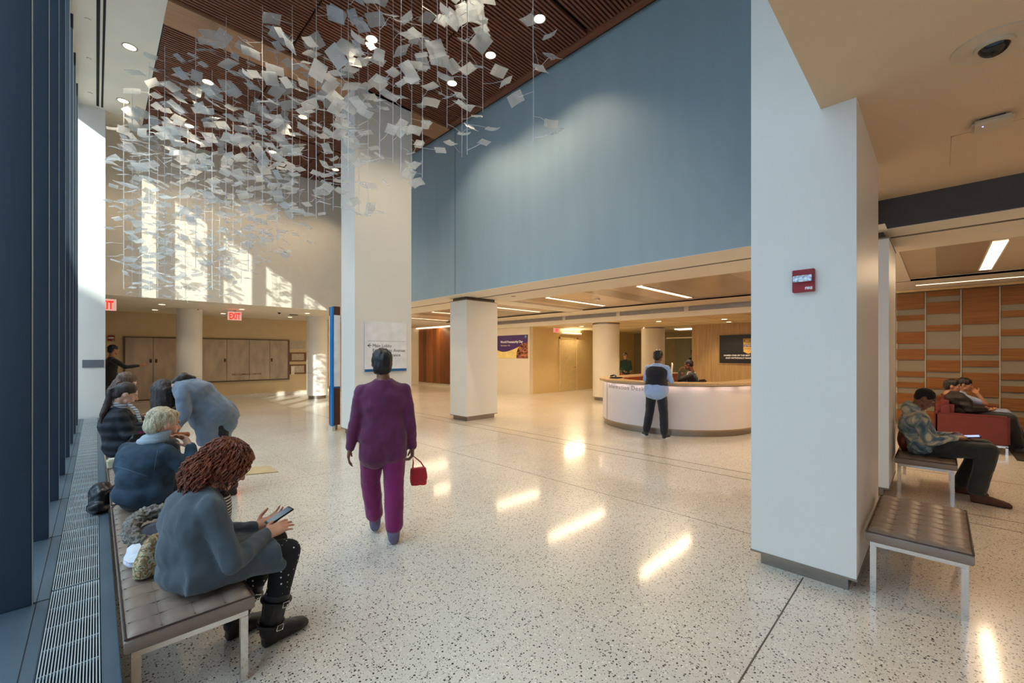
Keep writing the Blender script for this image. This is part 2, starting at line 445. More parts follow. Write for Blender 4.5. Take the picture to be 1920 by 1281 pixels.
struct(m.build('trim_12', M_DARK))
struct(MB().box(6.08, 6.12, -8, .57, ZL + .006, ZS).build('trim_13', plain('charcoal_fascia', (66, 64, 66), .6)))

# lower ceiling over the back of house, with its grey clerestory band
struct(MB().box(11.96, 12.02, .95, 14.9, 2.79, 2.94).build('trim_15', plain('grey_band', (160, 158, 160), .4, .2)))
m = MB()
for y in (2.8, 5.0, 7.2, 9.4): m.box(11.94, 11.97, y, y + .12, 2.79, 2.93)
struct(m.build('trim_16', M_CEIL))
struct(MB().box(11.86, 12.0, .95, 14.9, 2.64, 2.79).build('trim_17', M_CEIL))
struct(MB().box(12.0, 21, .95, 14.9, 2.64, 2.74).build('ceiling_14', plain('tile_ceiling', (222, 200, 156), .8, var=.02)))
m = MB()
for k in range(1, 9):
    x = 12 + 1.2 * k; m.box(x - .008, x + .008, 1, 14.8, 2.637, 2.641)
for k in range(0, 12):
    y = 1.2 + 1.2 * k; m.box(12, 20, y - .008, y + .008, 2.637, 2.641)
struct(m.build('trim_18', plain('ceiling_joint', (170, 146, 104), .8)))

# lounge and back walls
struct(MB().box(12.9, 13.1, -8, 1.15, 0, ZL + .1).build('wall_east', plain('pale_panel_back', (168, 154, 130), .6)))
struct(MB().box(12.0, 12.9, -8, 1.15, ZL + .06, ZL + .16).build('ceiling_15', M_CEIL))
struct(MB().box(15.6, 15.8, .95, 6.4, 0, 2.7).build('wall_stone', M_TRAV))
struct(MB().box(12.9, 15.8, .95, 1.15, 0, 2.95).build('wall_return', M_TRAV))
struct(MB().box(15.8, 21, 4.2, 4.4, 0, 2.7).build('wall_corridor_south', M_TAN))
struct(MB().box(20.0, 20.2, 4.2, 12, 0, 2.7).build('wall_corridor_east', plain('olive_beige_wall', (150, 134, 92), .6)))
struct(MB().box(12.2, 21, 11.2, 11.4, 0, 2.7).build('wall_door_side', plain('yellow_beige_wall', (216, 190, 136), .65, var=.01)))
struct(MB().box(12.0, 12.2, 11.2, 15.1, 0, 2.95).build('wall_poster', M_WALL))
struct(MB().box(12.06, 12.2, 15.1, 19.3, 0, 2.95).build('wall_lounge', M_WALL))
struct(MB().box(7.2, 12.3, 19.25, 19.45, 0, 2.95).build('wall_lounge_north', M_WALL))
struct(MB().box(5.6, 12.2, 18.4, 19.4, ZL, ZL + .1).build('ceiling_16', M_CEIL))
struct(MB().box(7.2, 7.4, 17.9, 19.4, 0, 2.95).build('wall_lounge_west', M_WALL))
wp = MB().box(12.0, 12.06, 15.3, 19.1, .14, 2.86).build('wall_panelling', M_PLANKV)
tag(wp, 'reddish brown vertical plank wall panelling behind the middle square column', 'wall panelling')
struct(MB().box(11.9, 11.98, 15.25, 19.2, 2.89, 2.93).build('trim_19', M_LAMPL))
area('wall_washer', (11.8, 17.2, 2.86), (.45, 0, -1), .1, 3.6, 45, (1, .72, .4))

# ------------------------------------------------------------------ columns
def sq_col(x0, x1, y0, y1, zt, cap=False):
    c = thing('column', None, None, ((x0 + x1) / 2, (y0 + y1) / 2, 0), kind='structure')
    MB().box(x0, x1, y0, y1, .112, zt - (.07 if cap else 0)).build('shaft', M_COL, c)
    MB().box(x0 - .004, x1 + .004, y0 - .004, y1 + .004, .098, .112).build('trim', M_STEEL, c)
    MB().box(x0 + .06, x1 - .06, y0 + .05, y1 - .05, 0, .098).build('plinth', M_STEEL, c)
    if cap:
        MB().box(x0 - .008, x1 + .008, y0 - .008, y1 + .008, zt - .085, zt - .07).build('trim', M_STEEL, c)
        MB().box(x0 + .05, x1 - .05, y0 + .05, y1 - .05, zt - .07, zt).build('capital', plain('dark_steel', (96, 88, 80), .35, .8), c)
    return c
sq_col(3.50, 4.72, 7.80, 8.42, ZC + .02)
sq_col(3.52, 4.90, .38, 1.0, ZC + .02)
sq_col(6.16, 7.14, 7.76, 8.40, ZL, True)
sq_col(6.16, 7.14, .39, 1.0, ZL, True)
def rd_col(x, y, r, zt, cap=True, seam=False):
    c = thing('column', None, None, (x, y, 0), kind='structure')
    MB().cyl(x, y, .12, zt - (.05 if cap else 0), r, 48).build('shaft', M_COL if seam else M_WALL, c, smooth=True)
    MB().cyl(x, y, 0, .12, r - .05, 48).build('plinth', M_STEEL, c, smooth=True)
    if cap: MB().cyl(x, y, zt - .05, zt, r + .008, 48).build('trim', M_STEEL, c, smooth=True)
    if seam: MB().cyl(x, y, .915, .92, r + .001, 48).build('seam', plain('wall_joint', (96, 116, 130), .6), c)
rd_col(12.55, 8.1, .45, 2.64); rd_col(15.95, 8.1, .45, 2.64)
rd_col(5.62, 15.6, .34, ZF, False, True); rd_col(1.97, 15.6, .31, ZF, False, True)

# ------------------------------------------------------------------ ceiling lamps
def downlight(x, y, z, r, label, grp, lit=True, watts=0, col=(1, .8, .55), name='downlight'):
    o = thing(name, label, 'ceiling light', (x, y, z), grp)
    MB().ring(x, y, z - .006, z + .004, r, r + .018, 28).build('trim_ring', M_CEIL if z < 4 else M_STEEL, o, smooth=True)
    MB().cyl(x, y, z - .003, z + .003, r, 28).build('lens', M_LAMPW if lit else M_OFFLAMP, o)
    if watts: spot('downlight_beam', (x, y, z - .03), watts, 110, col)
    return o
k = 0
ordn = ['first', 'second', 'third', 'fourth', 'fifth', 'sixth', 'seventh', 'eighth', 'ninth', 'tenth']
DL = [(4.82, 4.29, 'nearest round downlight in the wood slat ceiling, by the blue wall'),
      (4.81, 5.40, 'second round downlight along the blue wall side of the slat ceiling'),
      (4.79, 6.47, 'third round downlight along the blue wall side, above the centre column'),
      (3.19, 6.48, 'lit round downlight in the middle bay of the slat ceiling, in front of the column'),
      (3.18, 9.65, 'lit round downlight in the slat ceiling behind the centre column, left of its top'),
      (3.19, 11.86, 'small lit downlight in the middle bay near the far wall'),
      (4.73, 11.77, 'small lit downlight in the slat ceiling close to the column edge and far wall'),
      (1.50, 9.67, 'lit round downlight in the left bay of the slat ceiling among the hanging sheets'),
      (1.49, 11.82, 'farther lit downlight in the left bay of the slat ceiling near the far wall'),
      (3.19, 4.3, 'downlight in the middle bay of the slat ceiling, above the picture edge'),
      (1.5, 6.48, 'downlight in the left bay of the slat ceiling, above the picture edge')]
for x, y, lb in DL: downlight(x, y, ZC, .085, lb, 'downlights in the wood slat ceiling', True, 130)
downlight(4.77, 7.5, ZC, .085, 'unlit silver downlight in the slat ceiling beside the centre column', 'downlights in the wood slat ceiling', False)
downlight(.40, 9.48, ZC, .085, 'nearer lit downlight in the white ceiling strip by the windows', 'downlights in the white ceiling strip', True, 60)
downlight(.39, 11.59, ZC, .085, 'farther lit downlight in the white ceiling strip by the windows', 'downlights in the white ceiling strip', True, 60)
for i, (x, y) in enumerate([(-.09, 9.15), (-.085, 10.35), (-.08, 11.7)]):
    o = MB().cyl(x, y, ZC - .012, ZC, .035, 20).build('sprinkler_cover', M_CEIL, smooth=True)
    tag(o, '%s round sprinkler cover beside the dark ceiling slots' % ('nearest', 'middle', 'farthest')[i], 'sprinkler cover', 'sprinkler covers by the ceiling slots')
FL = [(1.25, 14.53, 'left'), (1.25, 16.44, 'far left'), (3.06, 14.44, 'middle, right above the exit sign'), (4.87, 14.37, 'nearest the blue panel'),
      (2.95, 16.4, 'middle far, beside the exit sign'), (4.92, 16.25, 'right far, in front of the round column')]
for x, y, w_ in FL: downlight(x, y, ZF, .07, 'small lit downlight in the far lobby ceiling, ' + w_, 'downlights in the far lobby ceiling', True, 22, (1, .84, .62))
o = thing('dome_camera', 'small black dome camera on the far lobby ceiling', 'camera', (4.09, 14.53, ZF))
MB().cyl(4.09, 14.53, ZF - .02, ZF, .06, 20).build('base', M_CEIL, o, smooth=True)
MB().ell((4.09, 14.53, ZF - .02), .045, .045, .05).build('dome', M_BLACK, o, smooth=True)
tag(MB().cyl(4.71, 15.17, ZF - .03, ZF, .13, 28).build('ceiling_disc', M_STEEL, smooth=True), 'flat round grey disc on the far lobby ceiling near the round column', 'ceiling fitting')
tag(MB().cyl(2.13, 15.36, ZF - .03, ZF, .035, 16).build('sprinkler', M_STEEL, smooth=True), 'tiny sprinkler head on the far lobby ceiling by the left round column', 'sprinkler')

LN = [(-.52, 'over the sofa lounge'), (1.75, 'hidden behind the tall right column'), (4.29, 'over the information desk, nearest and brightest'),
      (6.74, 'over the floor left of the desk'), (9.2, 'just right of the middle square column'), (11.68, 'left of the middle square column, upper one'),
      (14.25, 'left of the middle square column, lower one')]
for y, lb in LN:
    o = thing('linear_light', 'long glowing ceiling strip light ' + lb, 'ceiling light', (9.12, y, ZL + .035), 'strip lights in the wood lounge ceiling')
    MB().box(7.88, 10.36, y - .065, y + .065, ZL + .026, ZL + .034).build('diffuser', M_LAMPL, o)
    m = MB(); m.box(7.865, 10.375, y - .08, y - .066, ZL + .022, ZL + .034); m.box(7.865, 10.375, y + .066, y + .08, ZL + .022, ZL + .034)
    m.build('frame', M_CEIL, o)
    area('linear_light_glow', (9.12, y, ZL + .015), (0, 0, -1), .12, 2.4, 45 if y < 0 else 60, (1, .74, .46)).rotation_euler = (0, 0, PI / 2)
# cove strip over the orange wall
o = MB().box(11.46, 11.52, -5, .33, ZL - .004, ZL + .001).build('cove_light', M_LAMPL)
tag(o, 'thin glowing ceiling line in front of the orange veneer wall', 'ceiling light')
area('cove_glow', (12.45, -2.0, 2.98), (.35, 0, -1), .15, 5.4, 15, (1, .78, .50))
# lights over the back of house
for i, (x, y, lb) in enumerate([(13.0, 6.4, 'left, over the information desk'), (13.6, 4.6, 'upper right, beside the tall column'), (14.9, 4.9, 'right, in front of the stone panel'), (13.2, 9.6, 'over the passage by the yellow door')]):
    downlight(x, y, 2.64, .08, 'small lit downlight in the tile ceiling, ' + lb, 'downlights in the tile ceiling', True, 95, (1, .76, .48))
spot('corridor_light', (17.6, 7.6, 2.5), 60, 140, (1, .78, .5))
for i, (y, lb) in enumerate([(6.9, 'left'), (6.0, 'right')]): pass
# unseen downlights added behind the camera to warm the low ceiling
for x, y in ((2.0, -2.6), (4.8, -2.6), (2.0, -5.2), (4.8, -5.2)):
    downlight(x, y, ZS, .08, 'added unseen downlight in the low ceiling behind the viewer', 'added downlights behind the viewer', True, 135, (1, .60, .28))
# sensors on the low ceiling
o = thing('security_camera', 'round dome camera with a black bubble in the low ceiling', 'camera', (3.50, -.26, ZS))
MB().cyl(3.44, -.205, ZS - .008, ZS, .165, 48).build('plate', plain('camera_plate', (196, 180, 156), .45), o, smooth=True)
MB().ring(3.44, -.205, ZS - .022, ZS - .006, .060, .078, 40).build('rim', plain('camera_plate', (196, 180, 156), .45), o, smooth=True)
MB().ell((3.44, -.205, ZS - .010), .062, .062, .055).build('dome', plain('dome_glass', (16, 18, 22), .08), o, smooth=True)
o = thing('wireless_access_point', 'white square box with a tiny blue light on the low ceiling', 'access point', (4.54, -.26, ZS))
MB().box(4.44, 4.64, -.36, -.16, ZS - .05, ZS - .016).build('housing', plain('camera_plate', (196, 180, 156), .45), o, bevel=.015)
MB().box(4.48, 4.60, -.32, -.20, ZS - .016, ZS).build('bracket', M_BLACK, o)
MB().cyl(4.50, -.215, ZS - .052, ZS - .049, .004, 12).build('status_light', emit('blue_led', (120, 130, 255), 8), o)
m = MB(); m.box(4.68, 4.684, -2.0, -.06, ZS - .001, ZS); m.box(4.68, 5.4, -.064, -.06, ZS - .001, ZS)
struct(m.build('trim_20', plain('ceiling_joint', (170, 146, 104), .8)))
tag(MB().cyl(7.05, -.48, ZL - .015, ZL, .06, 24).build('smoke_detector', M_CEIL, smooth=True), 'round smoke detector on the pale ceiling beside the lounge strip light', 'smoke detector')
tag(MB().cyl(8.9, 6.0, ZL - .01, ZL + .035, .07, 24).build('smoke_detector', M_CEIL, smooth=True), 'round detector in the wood ceiling between two strip lights', 'smoke detector')
tag(MB().cyl(6.95, 7.0, ZL - .008, ZL, .05, 20).build('sprinkler_cover', plain('ceiling_joint', (170, 146, 104), .8), smooth=True), 'flat round cover in the white ceiling right of the middle column', 'sprinkler cover')

# ------------------------------------------------------------------ exit signs
def exit_sign(x, y, z, label, w=.36, hgt=.26, d=.04, hang=.05, facing=(0, -1, 0)):
    o = thing('exit_sign', label, 'exit sign', (x, y, z))
    F = V(facing); R = V((0, 0, 1)).cross(F) * 1; R = V((-F.y, F.x, 0)) * 1
    R = V((1, 0, 0)) if abs(F.y) > .5 else V((0, -1 if F.x > 0 else 1, 0)) * (-1)
    if abs(F.x) > .5: R = V((0, 0, 1)).cross(F)
    else: R = V((0, 0, 1)).cross(F)
    c = V((x, y, z))
    MB().obox(c, R * w / 2, F * d / 2, V((0, 0, hgt / 2))).build('housing', plain('exit_face', (238, 190, 178), .4, Emission_Color=(1, .68, .6, 1), Emission_Strength=.35), o, bevel=.004)
    MB().obox(c + V((0, 0, hgt / 2 + hang / 2)), R * .03, F * .015, V((0, 0, hang / 2))).build('bracket', M_STEEL, o)
    text('lettering', 'EXIT', hgt * .98, c + F * (d / 2) - V((0, 0, hgt * .36)), R, (0, 0, 1), M_EXITR, o, 'CENTER', .002, .008, .56)
    return o
exit_sign(2.99, 15.0, 2.735, 'red lit exit sign hanging in the far lobby in front of the cabinets')
exit_sign(13.27, 10.9, 2.54, 'exit sign beside the bright tube light above the yellow door', .34, .17, .04, .03)
o = exit_sign(.13, 12.72, 2.655, 'edge of a red exit sign half hidden by the white pilaster', .38, .25, .04, .05, (0, -1, 0))
spot('exit_spill', (2.99, 14.9, 2.7), 3, 150, (1, .1, .05), (0, -1, -.2))

# ------------------------------------------------------------------ fire strobes
def strobe(c, F, w, h, label):
    F = V(F); R = V((0, 0, 1)).cross(F); U = V((0, 0, 1)); c = V(c)
    o = thing('fire_alarm_strobe', label, 'fire alarm', c)
    MB().obox(c + F * .018, R * w / 2, F * .018, U * h / 2).build('housing', M_REDP, o, bevel=.003)
    MB().obox(c + F * .05 + U * .012, R * w * .42, F * .016, U * h * .14).build('strobe_lens', plain('strobe_lens', (205, 212, 222), .1, .6, var=.3, nscale=60), o, bevel=.003)
    text('lettering', 'FIRE', h * .15, c + F * .0365 + R * (w * .42) - U * h * .40, R, U, M_SIGNW, o, 'RIGHT', .0006, .001)
strobe((3.52, .665, 2.088), (-1, 0, 0), .128, .155, 'red fire alarm strobe on the white face of the tall right column')
strobe((.33, 17.75, 2.06), (0, -1, 0), .16, .17, 'small dark red alarm box on the far wall left of the grey doors')

# ------------------------------------------------------------------ far wall cabinets and notices
M_CAB = plain('brushed_cabinet_panel', (176, 160, 142), .45, .15, var=.08, nscale=5, stretch=(1, 1, .4))
M_CABF = plain('cabinet_frame', (104, 88, 74), .5, .3)
def pull(x, z, o, y=17.66):
    MB().box(x - .028, x + .028, y - .012, y, z - .06, z + .06).build('handle', plain('recess_pull', (74, 66, 60), .3, .7), o, bevel=.003)
o = thing('wall_cabinet', 'wide four door metal wall cabinet lettered fire command center', 'cabinet', (3.94, 17.74, .6))
MB().box(2.54, 5.34, 17.69, 17.75, .595, 2.13).build('frame', M_CABF, o)
xs = [2.585, 3.29, 3.98, 4.65, 5.27]
for i in range(4):
    d = MB().box(xs[i] + .006, xs[i + 1] - .006, 17.665, 17.70, .64, 2.09).build('door', M_CAB, o, bevel=.002)
    if i == 0: pull(xs[1] - .06, 1.36, d)
    if i == 3: pull(xs[3] + .06, 1.36, d)
text('lettering', 'FIRE COMMAND CENTER', .082, (3.44, 17.664, .82), (1, 0, 0), (0, 0, 1), plain('maroon_letter', (110, 42, 36), .5), o, 'LEFT', .002, .001)
o = thing('double_door_cabinet', 'pair of tall grey metal cabinet doors behind the left round column', 'cabinet', (1.3, 17.74, .1))
MB().box(.60, 2.0, 17.69, 17.75, .1, 2.13).build('frame', M_CABF, o)
for i, (a, b) in enumerate(((.645, 1.30), (1.312, 1.96))):
    d = MB().box(a, b, 17.665, 17.70, .14, 2.09).build('door', M_CAB, o, bevel=.002)
    pull(1.24 if i == 0 else 1.375, 1.36, d)
M_SCRIB = NT('printed_notice'); b = M_SCRIB.bsdf(.7)
co = M_SCRIB.coords((14, 14, 60)); nz = M_SCRIB.n('TexNoise', i_Scale=3., i_Detail=2.); M_SCRIB.l(co, nz.inputs[0])
M_SCRIB.l(M_SCRIB.ramp(nz.outputs[0], [(.44, s2l((150, 140, 128))), (.56, s2l((214, 202, 184)))]), b.inputs['Base Color']); M_SCRIB = M_SCRIB.m
for i, (z0, z1, lb) in enumerate([(1.76, 2.12, 'pale printed floor plan sheet on the far wall, top one beside the cabinet'),
                                  (1.29, 1.64, 'brown framed certificate, middle one of the far wall notices'),
                                  (.80, 1.17, 'brown framed paper notice, lowest of the far wall notices')]):
    o = thing('framed_notice' if i else 'notice', lb, 'notice', (5.65, 17.75, z0))
    if i:
        MB().box(5.36, 5.96, 17.72, 17.75, z0, z1).build('frame', plain('brown_frame', (112, 78, 46), .5), o, bevel=.003)
        MB().box(5.43, 5.88, 17.712, 17.72, z0 + .05, z1 - .05).build('print', M_SCRIB, o)
        if i == 2: MB().box(5.40, 5.52, 17.705, 17.712, z0 - .02, z1 - .06).build('taped_paper', M_PAPER, o)
    else:
        MB().box(5.36, 5.96, 17.735, 17.75, z0, z1).build('backing', plain('pale_frame', (196, 184, 162), .5), o)
        MB().box(5.39, 5.93, 17.730, 17.735, z0 + .03, z1 - .03).build('print', M_SCRIB, o)

# ------------------------------------------------------------------ directory totem left of the centre column
o = thing('directory_sign', 'tall blue and maroon directory panel standing behind the centre column', 'sign', (3.66, 8.75, 0))
MB().box(3.50, 3.62, 8.90, 9.05, 0, .10).build('base', M_STEEL, o)
MB().box(3.44, 3.50, 8.72, 8.95, .0, .10).build('foot', plain('pale_edge2', (214, 206, 190), .5), o)
MB().box(3.435, 3.47, 8.72, 8.84, .10, 2.55).build('edge_panel', plain('bright_blue_panel', (0, 118, 190), .35), o)
for z0, z1, mm in ((.12, .88, plain('maroon_panel', (82, 40, 30), .4)), (.88, .91, M_SIGNB), (.91, 2.38, M_SIGNW), (2.38, 2.56, plain('maroon_panel', (82, 40, 30), .4))):
    MB().box(3.475, 3.60, 8.72, 8.98, z0, z1).build('face_panel', mm, o)

# column sign
o = thing('wayfinding_sign', 'white wall sign with main lobby arrow on the centre column', 'sign', (4.12, 7.8, 1.24))
MB().box(3.69, 4.58, 7.762, 7.79, 1.285, 2.215).build('panel', M_SIGNW, o, bevel=.002)
MB().box(3.69, 4.58, 7.760, 7.79, 1.235, 1.285).build('blue_band', M_SIGNB, o)
MB().box(3.74, 4.55, 7.7605, 7.7625, 1.832, 1.838).build('rule', plain('rule_grey', (140, 146, 152), .5), o)
m = MB(); ax, az = 3.745, 1.745
m.box(ax, ax + .07, 7.760, 7.762, az - .006, az + .006)
for s_ in (1, -1): m.obox(V((ax + .018, 7.761, az + s_ * .016)), V((.026, 0, .022 * s_)), V((0, .001, 0)), V((-.003, 0, .0045 * s_)))
m.build('arrow', M_TEXTD, o)
for i, tx in enumerate(['Main Lobby', 'Exit to First Avenue', 'Garden Entrance']):
    text('lettering', tx, .088, (3.835, 7.761, 1.715 - i * .092), (1, 0, 0), (0, 0, 1), M_TEXTD, o, 'LEFT', .0008)

# ------------------------------------------------------------------ poster
o = thing('poster', 'purple and yellow poster with a baby hand photo on the cream wall', 'poster', (12.0, 12.2, 1.42))
PX = 11.985; y0p, y1p, z0p, z1p = 13.4, 11.27, 1.41, 2.34
MB().box(PX, 12.0, y1p, y0p, z0p, z1p).build('board', plain('poster_yellow', (238, 216, 140), .45), o)
pts = [(PX - .002, y0p, z1p), (PX - .002, y1p, z1p), (PX - .002, y1p, 2.06)]
for k in range(13):
    f_ = k / 12; yy = y1p + (y0p - y1p) * (.02 + .98 * f_); zz = 2.05 - .40 * math.sin(min(1, f_ * 1.35) * PI / 2) + (.0 if f_ < .62 else .22 * ((f_ - .62) / .38) ** 1.4)
    pts.append((PX - .002, yy, zz))
MB().poly(pts, (.002, 0, 0)).build('purple_field', plain('poster_purple', (70, 40, 112), .45), o)
pts = [(PX - .004, y1p, z0p), (PX - .004, y1p, 2.06)]
for k in range(10):
    a = PI / 2 * k / 9; pts.append((PX - .004, y1p + .15 + .48 * math.sin(a), 1.42 + .60 * math.cos(a) ** .8))
pts.append((PX - .004, y1p + .62, z0p))
tm = NT('photo_print'); b = tm.bsdf(.5); nz = tm.n('TexNoise', i_Scale=5., i_Detail=3., i_Distortion=1.5); tm.l(tm.coords((1, 1, 2)), nz.inputs[0])
tm.l(tm.ramp(nz.outputs[0], [(.38, s2l((38, 24, 18))), (.50, s2l((150, 84, 58))), (.66, s2l((206, 132, 100)))]), b.inputs['Base Color'])
MB().poly(pts, (.002, 0, 0)).build('photo', tm.m, o)
MB().box(PX - .004, PX - .002, y1p + .08, y1p + .17, 2.22, 2.31).build('logo', plain('teal_logo', (90, 170, 170), .5), o)
text('lettering', 'World Prematurity Day', .132, (PX - .003, 12.83, 2.03), (0, -1, 0), (0, 0, 1), M_SIGNW, o, 'LEFT', .001, .004)
text('lettering', 'November 17th', .085, (PX - .003, 12.82, 1.90), (0, -1, 0), (0, 0, 1), plain('poster_yellow', (240, 208, 104), .45), o, 'LEFT', .001)

# ------------------------------------------------------------------ yellow door with tube light
d = thing('door_1', None, None, (14.45, 11.2, 0), kind='structure')
M_DOOR = plain('yellow_beige_door', (214, 190, 138), .5)
m = MB(); m.box(13.80, 13.87, 11.17, 11.2, 0, 2.30); m.box(14.98, 15.10, 11.17, 11.2, 0, 2.30); m.box(13.8, 15.1, 11.17, 11.2, 2.22, 2.30)
m.build('door_frame', plain('door_frame_paint', (222, 198, 148), .5), d)
MB().box(13.87, 14.98, 11.185, 11.2, .02, 2.22).build('door_leaf', M_DOOR, d)
MB().cap((14.88, 11.14, 1.02), (14.78, 11.13, 1.02), .016, .013).build('door_handle', M_STEEL, d, smooth=True)
o = thing('wall_tube_light', 'bright horizontal tube light above the yellow door', 'wall light', (14.6, 11.14, 2.42))
MB().box(13.9, 15.3, 11.10, 11.19, 2.40, 2.44).build('tray', M_CEIL, o)
MB().cap((13.95, 11.12, 2.475), (15.25, 11.12, 2.475), .022, .022).build('tube', M_LAMPL, o, smooth=True)
area('tube_glow', (14.6, 10.98, 2.50), (0, -.6, -.5), 1.3, .06, 40, (1, .8, .5))
area('tube_uplight', (14.6, 11.08, 2.52), (0, .1, 1), 1.3, .05, 8, (1, .85, .6))

# ------------------------------------------------------------------ black sign on the stone panel
o = thing('black_award_sign', 'black rectangular sign with a gold shield on the stone panel', 'sign', (15.6, 4.6, 1.27))
MB().box(15.56, 15.6, 3.2, 5.42, 1.27, 2.235).build('board', plain('sign_black', (26, 22, 20), .35), o)
GOLD = plain('gold_print', (214, 172, 96), .4); yc = 4.5; X_ = 15.558
sh = [(yc + .155, 2.10), (yc - .155, 2.10), (yc - .155, 1.66), (yc, 1.58), (yc + .155, 1.66)]
MB().poly([(X_, a, b_) for a, b_ in sh], (.003, 0, 0)).build('shield', GOLD, o)
MB().poly([(X_ - .001, yc + .14, 2.085), (X_ - .001, yc - .14, 2.085), (X_ - .001, yc - .14, 1.985), (X_ - .001, yc + .14, 1.985)], (.002, 0, 0)).build('shield_field', plain('shield_dark', (92, 66, 28), .4), o)
text('lettering', 'BEST', .10, (X_ - .002, yc, 2.0), (0, -1, 0), (0, 0, 1), GOLD, o, 'CENTER', .001, .003)
text('lettering', 'HOSPITALS', .045, (X_ - .002, yc, 1.935), (0, -1, 0), (0, 0, 1), M_BLACK, o, 'CENTER', .001)
MB().box(X_ - .003, X_, yc - .17, yc + .17, 1.82, 1.90).build('shield_band', plain('band_blue', (92, 82, 120), .4), o)
text('lettering', 'US NEWS', .065, (X_ - .004, yc, 1.838), (0, -1, 0), (0, 0, 1), M_SIGNW, o, 'CENTER', .001)
text('lettering', 'HONOR ROLL', .042, (X_ - .002, yc, 1.74), (0, -1, 0), (0, 0, 1), M_BLACK, o, 'CENTER', .001)
text('lettering', 'NAMED ONE OF THE BEST HOSPITALS', .070, (X_, 5.28, 1.51), (0, -1, 0), (0, 0, 1), M_SIGNW, o, 'LEFT', .001, .002)
text('lettering', 'AND NATIONALLY RANKED IN', .070, (X_, 5.22, 1.42), (0, -1, 0), (0, 0, 1), M_SIGNW, o, 'LEFT', .001, .002)

# ------------------------------------------------------------------ orange veneer panels of the lounge wall
cols = [((.70, 1.15), [(2.92, 2.57), (2.44, 2.32), (2.07, 1.81), (1.69, 1.45), (1.20, 1.08), (.96, .84), (.71, .47), (.35, .1)], 'column hidden by the pillar'),
        ((.24, .68), [(2.92, 2.57), (2.44, 2.32), (2.07, 1.81), (1.69, 1.45), (1.20, 1.08), (.96, .84), (.71, .47), (.35, .1)], 'first column from the pillar'),
        ((-.29, .20), [(2.93, 2.81), (2.69, 2.44), (2.20, 2.07), (1.69, 1.57), (1.45, 1.20), (1.08, .84), (.71, .47), (.35, .1)], 'second column from the pillar'),
        ((-.82, -.33), [(2.93, 2.19), (1.94, 1.57), (1.45, 1.32), (1.20, .71), (.59, .47), (.35, .1)], 'third column from the pillar'),
        ((-1.35, -.86), [(2.92, 2.56), (2.44, 2.31), (2.07, 1.94), (1.69, 1.45), (1.20, 1.07), (.95, .83), (.71, .47), (.35, .1)], 'fourth column from the pillar'),
        ((-1.88, -1.39), [(2.93, 2.69), (2.44, 2.20), (1.94, 1.45), (1.2, .96), (.84, .47), (.35, .1)], 'fifth column from the pillar')]
wallp = thing('veneer_wall_panelling', 'orange wood veneer strips over pale panels behind the red sofa', 'wall panelling', (12.86, -.4, .1))
for (a, b_), rows, lb in cols:
    for (z1, z0) in rows:
        MB().box(12.80, 12.835, a, b_, z0, z1 - .002).build('veneer_panel', M_ORANGE, wallp)
    MB().box(12.815, 12.86, a - .028, a - .012, .1, 2.93).build('divider', plain('pale_divider', (206, 190, 158), .4), wallp)
MB().box(12.84, 12.90, -1.9, 1.15, .1, 2.93).build('back_panel', plain('linen_glass_panel', (152, 138, 114), .55, var=.04, nscale=30, stretch=(1, 1, 12)), wallp)
MB().box(12.7, 12.9, -6, 1.15, 2.94, 2.985).build('cornice', plain('cove_lip', (226, 196, 140), .5), wallp)

